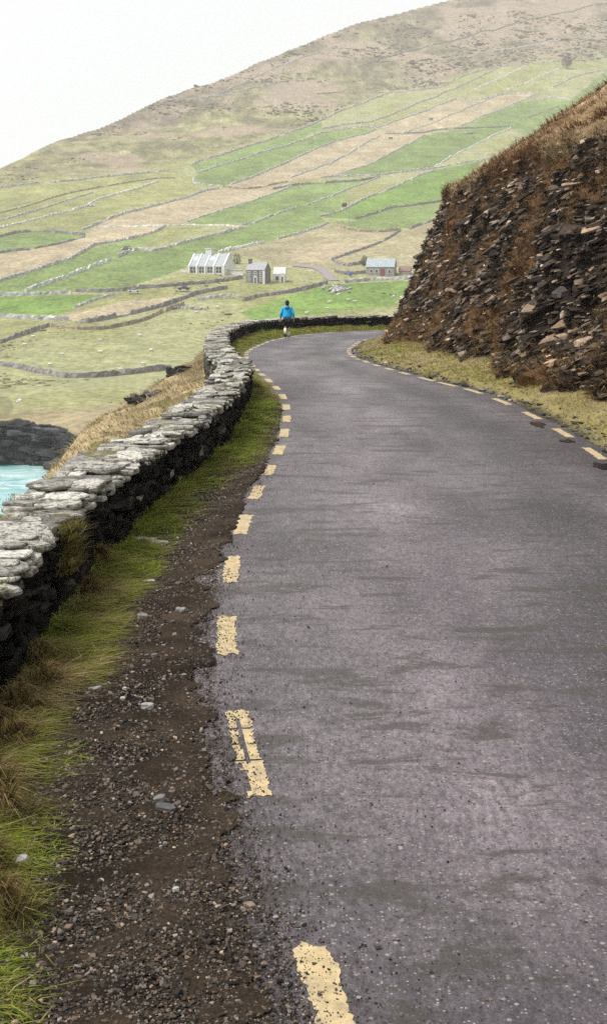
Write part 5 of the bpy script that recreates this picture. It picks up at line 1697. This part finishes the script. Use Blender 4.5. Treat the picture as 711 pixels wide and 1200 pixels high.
def bush(u, v, w, h, cols, label, name, cat, n=700, trunk=False, seed=3, leaf=.35):
    p, s = base_at(u, v)
    rg = np.random.default_rng(seed)
    root = tag(empty(name, tuple(p)), label, cat)
    d = rg.normal(0, 1, (n, 3)); d /= np.linalg.norm(d, axis=1)[:, None]
    r = rg.uniform(.35, 1, n) ** .5 * (1 + .3 * noise(d[:, 0] * 2, d[:, 1] * 2, d[:, 2] * 2, seed))
    P = d * r[:, None] * np.array([w / 2, w / 2, h / 2]) + np.array([0, 0, h * (.62 if trunk else .42)])
    c = np.asarray(cols)[rg.integers(0, len(cols), n)] * rg.uniform(.6, 1.3, (n, 1))
    L = rg.uniform(.6, 1.4, n) * leaf
    V, F, C = blades(P, L * rg.uniform(-1, 1, n), L * .5, rg.normal(0, .7, (n, 2)) * L[:, None], c, c, rg)
    mesh_np('crown', V, F, M['blade'], C, root)
    b = MB()
    b.tube([(0, 0, -.6), (.1, 0, h * .25), (-.1, .1, h * .6)], [w * .05 + .06, w * .04 + .05, .05], 7, (.06, .05, .04))
    for k in range(4):
        a = k * 1.6
        b.tube([(0, 0, h * .3), (w * .25 * math.cos(a), w * .25 * math.sin(a), h * .65)], [.08, .03], 5, (.06, .05, .04))
    b.build('trunk', M['plain'], root)
    return root
bush(403.5, 242.5, 3.0, 2.6, [(.02, .03, .012), (.03, .035, .015)], 'small black bush beside a field wall in mid slope', 'bush', 'bush', 900)
bush(664, 80, 10, 11, [(.07, .06, .035), (.09, .07, .04), (.05, .05, .03)], 'round dark tree at the top of the high right field', 'tree', 'tree', 1500, True, 5, .8)
bush(278, 309, 3.5, 4.5, [(.05, .09, .03), (.07, .10, .03)], 'green shrub against the right gable of the white house', 'bush', 'bush', 900, False, 7)
bush(427, 311, 3.2, 4.2, [(.08, .13, .03), (.10, .14, .04)], 'green clump at the left gable of the barn', 'bush', 'bush', 900, False, 9)

def boulders(u, v, n, spread, size, g, label, name, cat):
    """a tumbled heap is one mesh; a few stones lying apart are one object each"""
    p, s = base_at(u, v)
    rg = np.random.default_rng(int(u * 3 + v))
    pos = p + rg.normal(0, 1, (n, 3)) * np.array([*spread, 0])
    pos[:, 2] = far_z(pos[:, 0], pos[:, 1]) + size * .2 + .3 * size * np.abs(rg.normal(0, 1, n)) * (n > 10)
    S = size * np.stack([rg.uniform(.8, 1.7, n), rg.uniform(.7, 1.2, n), rg.uniform(.5, .9, n)], 1)
    c = np.clip(rg.lognormal(math.log(g), .3, n), .05, .6)[:, None] * np.array([1.0, .96, .95])
    rm = rotmats(n, rg, .3)
    if n > 10:
        V, F, C = scatter(pos, S, rm, c, .2, rg)
        return tag(mesh_np(name, V, F, M['farwall'], C), label, cat)
    for i in range(n):
        V, F, C = scatter(np.zeros((1, 3)), S[i:i + 1], rm[i:i + 1], c[i:i + 1], .2, rg)
        o = mesh_np(name, V, F, M['farwall'], C)
        o.location = tuple(pos[i])
        tag(o, label, cat, label + 's' if n > 1 else None)
boulders(397, 339, 90, (2.4, 4.0), .75, .34, 'grey rubble heap where the farm lane meets the field wall', 'rubble_heap', 'rubble')
boulders(147.5, 292, 16, (1.0, .8), 1.2, .26, 'grey boulder heap left above the slanting light wall', 'boulder_heap', 'boulders')
boulders(548, 156.5, 24, (2.4, .5), 1.2, .24, 'flat grey stone heap below the dark level wall high up', 'stone_heap', 'stones')
boulders(103, 241.5, 24, (1.8, 1.2), 1.0, .42, 'pinkish stone heap on the pale climbing wall at left', 'stone_heap', 'stones')
boulders(464, 348, 3, (1.6, .4), .8, .55, 'white flat stone in the bright field against the rock bank', 'white_stone', 'stone')
boulders(338, 205.5, 1, (.1, .1), 1.6, .6, 'white boulder alone on the large upper straw field', 'white_boulder', 'boulder')
boulders(342, 329, 4, (1.6, .4), .6, .55, 'low white stone right of the small white outbuilding', 'white_stone', 'stone')
boulders(219, 362, 22, (3.4, 1.1), .8, .32, 'scattered grey stones in the overgrown bank above the sheep', 'stone_heap', 'stones')
boulders(24.5, 469, 4, (.25, 2.5), .5, .5, 'pale stone in the gully by the dark notch at left', 'white_stone', 'stone')

# ------------------------------------------------------------------ walker
def skin_mesh(name, verts, edges, radii, mat, parent, root=0, sub=2):
    me = bpy.data.meshes.new(name)
    me.from_pydata(verts, edges, [])
    o = bpy.data.objects.new(name, me)
    COL.objects.link(o)
    me.skin_vertices if hasattr(me, 'skin_vertices') else None
    md = o.modifiers.new('skin', 'SKIN')
    md.use_smooth_shade = True
    sk = me.skin_vertices[0].data
    for i, r in enumerate(radii):
        sk[i].radius = r if isinstance(r, tuple) else (r, r)
        sk[i].use_root = (i == root)
    sm = o.modifiers.new('sub', 'SUBSURF')
    sm.levels = sm.render_levels = sub
    dg = bpy.context.evaluated_depsgraph_get()
    ev = bpy.data.meshes.new_from_object(o.evaluated_get(dg))
    o.modifiers.clear()
    o.data = ev
    ev.name = name
    ev.materials.clear()
    ev.materials.append(mat)
    if parent: o.parent = parent
    return o
wp = road_hit(336.5, 394.5)
wk = tag(empty('person', (wp[0], wp[1], wp[2] + .012), math.radians(0)), 'person in a bright blue jacket and dark shorts walking away along the road', 'person')
# continuous body: pelvis root, spine, head, arms at the sides, legs mid-stride (walking towards +y)
bv = [(0, 0, .93), (0, .0, 1.12), (0, .02, 1.32), (0, .03, 1.46), (0, .05, 1.54), (0, .06, 1.64), (0, .05, 1.72),
      (-.19, .02, 1.40), (-.30, .0, 1.14), (-.325, .10, .92), (-.325, .13, .84),
      (.19, .02, 1.40), (.30, -.06, 1.14), (.325, -.03, .90), (.325, .0, .82),
      (-.09, 0, .86), (-.10, -.02, .50), (-.10, -.12, .12), (-.10, -.04, .05), (-.10, .06, .04),
      (.09, 0, .86), (.10, .12, .50), (.09, .16, .12), (.09, .20, .05), (.09, .31, .04)]
be = [(0, 1), (1, 2), (2, 3), (3, 4), (4, 5), (5, 6), (3, 7), (7, 8), (8, 9), (9, 10), (3, 11), (11, 12), (12, 13), (13, 14),
      (0, 15), (15, 16), (16, 17), (17, 18), (18, 19), (0, 20), (20, 21), (21, 22), (22, 23), (23, 24)]
br = [(.15, .11), (.14, .10), (.17, .11), (.10, .08), .058, (.082, .10), (.08, .095),
      .065, .046, .034, .03, .065, .046, .034, .03,
      .088, .062, .04, .042, .03, .088, .062, .04, .042, .03]
skin_mesh('body', bv, be, br, M['skin'], wk)
# hands with separate fingers
for (hx, hy, hz, sgn) in ((-.325, .135, .835, -1), (.325, .005, .815, 1)):
    hv = [(hx, hy, hz + .02), (hx, hy + .005, hz - .055)]
    he = [(0, 1)]; hr = [.024, .022]
    for k, (dy, ln) in enumerate(((-.024, .055), (-.008, .068), (.009, .064), (.025, .05))):
        i = len(hv)
        hv += [(hx, hy + dy, hz - .065), (hx - sgn * .008, hy + dy, hz - .065 - ln * .55), (hx - sgn * .022, hy + dy, hz - .065 - ln)]
        he += [(1, i), (i, i + 1), (i + 1, i + 2)]; hr += [.0095, .009, .008]
    i = len(hv)
    hv += [(hx - sgn * .004, hy + .035, hz - .02), (hx - sgn * .012, hy + .052, hz - .06)]
    he += [(0, i), (i, i + 1)]; hr += [.011, .009]
    skin_mesh('hand', hv, he, hr, M['skin'], wk, 0, 1)
# jacket: flared coat with sleeves and a hood lying on the back
jv = [(0, 0, .86), (0, 0, 1.06), (0, .02, 1.30), (0, .03, 1.44), (0, .035, 1.50),
      (-.20, .02, 1.39), (-.30, .0, 1.14), (-.325, .09, .93), (.20, .02, 1.39), (.30, -.06, 1.14), (.325, -.03, .92)]
je = [(0, 1), (1, 2), (2, 3), (3, 4), (3, 5), (5, 6), (6, 7), (3, 8), (8, 9), (9, 10)]
jr = [(.285, .20), (.26, .19), (.225, .165), (.135, .11), (.085, .08), .092, .078, .064, .092, .078, .064]
skin_mesh('jacket', jv, je, jr, M['jacket'], wk)
b = MB(); b.ball((0, -.10, 1.43), (.13, .075, .10), 14, 9); b.build('hood', mat_flat('blue_hood_cloth', (.02, .20, .42), .6, .3, 9), wk, True)
# shorts
sv_ = [(0, 0, .90), (-.10, 0, .80), (-.11, .0, .47), (.10, 0, .80), (.11, .11, .47)]
skin_mesh('shorts', sv_, [(0, 1), (1, 2), (0, 3), (3, 4)], [(.19, .14), .135, .115, .135, .115], M['black'], wk)
b = MB(); b.ball((0, .045, 1.675), (.108, .122, .128), 14, 10, rough=.05); b.ball((0, -.02, 1.60), (.092, .07, .085), 12, 8); b.build('hair', M['hair'], wk, True)
# face details on the far side
b = MB(); b.tube([(0, .155, 1.645), (0, .19, 1.625), (0, .16, 1.61)], [.012, .018, .012], 6); b.build('nose', M['skin'], wk, True)
for x in (-.035, .035):
    b = MB(); b.ball((x, .150, 1.655), .014, 8, 6); b.build('eye', M['white'], wk, True)
for x in (-.098, .098):
    b = MB(); b.ball((x, .055, 1.635), (.014, .03, .038), 8, 6); b.build('ear', M['skin'], wk, True)
# socks and shoes
b = MB(); b.tube([(-.10, -.045, .40), (-.10, -.08, .27), (-.10, -.118, .13)], [.068, .060, .050], 12); b.build('sock', M['sock'], wk, True)
b = MB(); b.tube([(.093, .150, .22), (.09, .162, .12)], [.056, .05], 12); b.build('sock', M['sock'], wk, True)
b = MB(); b.ball((-.10, -.05, .055), (.058, .145, .055), 14, 8); b.tube([(-.10, -.11, .04), (-.10, -.115, .125)], [.062, .055], 12); b.build('shoe', M['black'], wk, True)
b = MB(); b.ball((.09, .235, .055), (.058, .145, .055), 14, 8); b.tube([(.09, .17, .04), (.09, .16, .115)], [.062, .055], 12); b.build('shoe', M['shoe'], wk, True)

# ------------------------------------------------------------------ air
hz = MB(); hz.box(-1150, 1150, -70, 2100, SEA - 20, 520)
hm_, nt, N, L, B = mat_new('coastal_haze')
N.remove(B)
pv = N.new('ShaderNodeVolumePrincipled')
pv.inputs['Color'].default_value = (.94, .95, .94, 1)
pv.inputs['Density'].default_value = .00021
pv.inputs['Anisotropy'].default_value = .0
L.new(pv.outputs[0], N['Material Output'].inputs['Volume'])
ho = hz.build('haze', hm_)
tag(ho, 'thin pale sea haze in the air over the bay', 'haze', kind='stuff')

# ------------------------------------------------------------------ light
sun_to = Vector((-.50, -.16, .86)).normalized()
el = math.asin(sun_to.z); az = math.atan2(sun_to.x, sun_to.y)
W = bpy.data.worlds.new('World')
scene.world = W
W.use_nodes = True
nt = W.node_tree; N, L = nt.nodes, nt.links
bg = N['Background']
sky = N.new('ShaderNodeTexSky')
sky.sky_type = 'NISHITA'; sky.sun_disc = False; sky.sun_elevation = el; sky.sun_rotation = az
tc = N.new('ShaderNodeTexCoord')
cl = N.new('ShaderNodeTexNoise'); cl.inputs['Scale'].default_value = 1.6; cl.inputs['Detail'].default_value = 5
L.new(tc.outputs['Generated'], cl.inputs['Vector'])
cr = N.new('ShaderNodeValToRGB')
cr.color_ramp.elements[0].position = .3; cr.color_ramp.elements[0].color = (4.65, 4.72, 4.70, 1)
cr.color_ramp.elements[1].position = .7; cr.color_ramp.elements[1].color = (5.0, 5.0, 4.97, 1)
L.new(cl.outputs['Fac'], cr.inputs['Fac'])
mx = N.new('ShaderNodeMix'); mx.data_type = 'RGBA'; mx.inputs[0].default_value = .92
L.new(sky.outputs[0], mx.inputs[6]); L.new(cr.outputs[0], mx.inputs[7])
L.new(mx.outputs[2], bg.inputs['Color'])
bg.inputs['Strength'].default_value = .1
sl_ = bpy.data.lights.new('sun', 'SUN'); sl_.energy = 2.4; sl_.angle = math.radians(20); sl_.color = (1, .97, .92)
so = bpy.data.objects.new('sun', sl_); COL.objects.link(so)
so.rotation_euler = sun_to.to_track_quat('Z', 'Y').to_euler()
so.location = (-20, -6, 40)

vs = scene.view_settings
scene.display_settings.display_device = 'sRGB'
vs.view_transform = 'Standard'; vs.look = 'None'; vs.gamma = 1; vs.use_curve_mapping = False
vs.exposure = 1.0
scene.cycles.use_denoising = False
scene.cycles.volume_bounces = 1
scene.cycles.max_bounces = 6
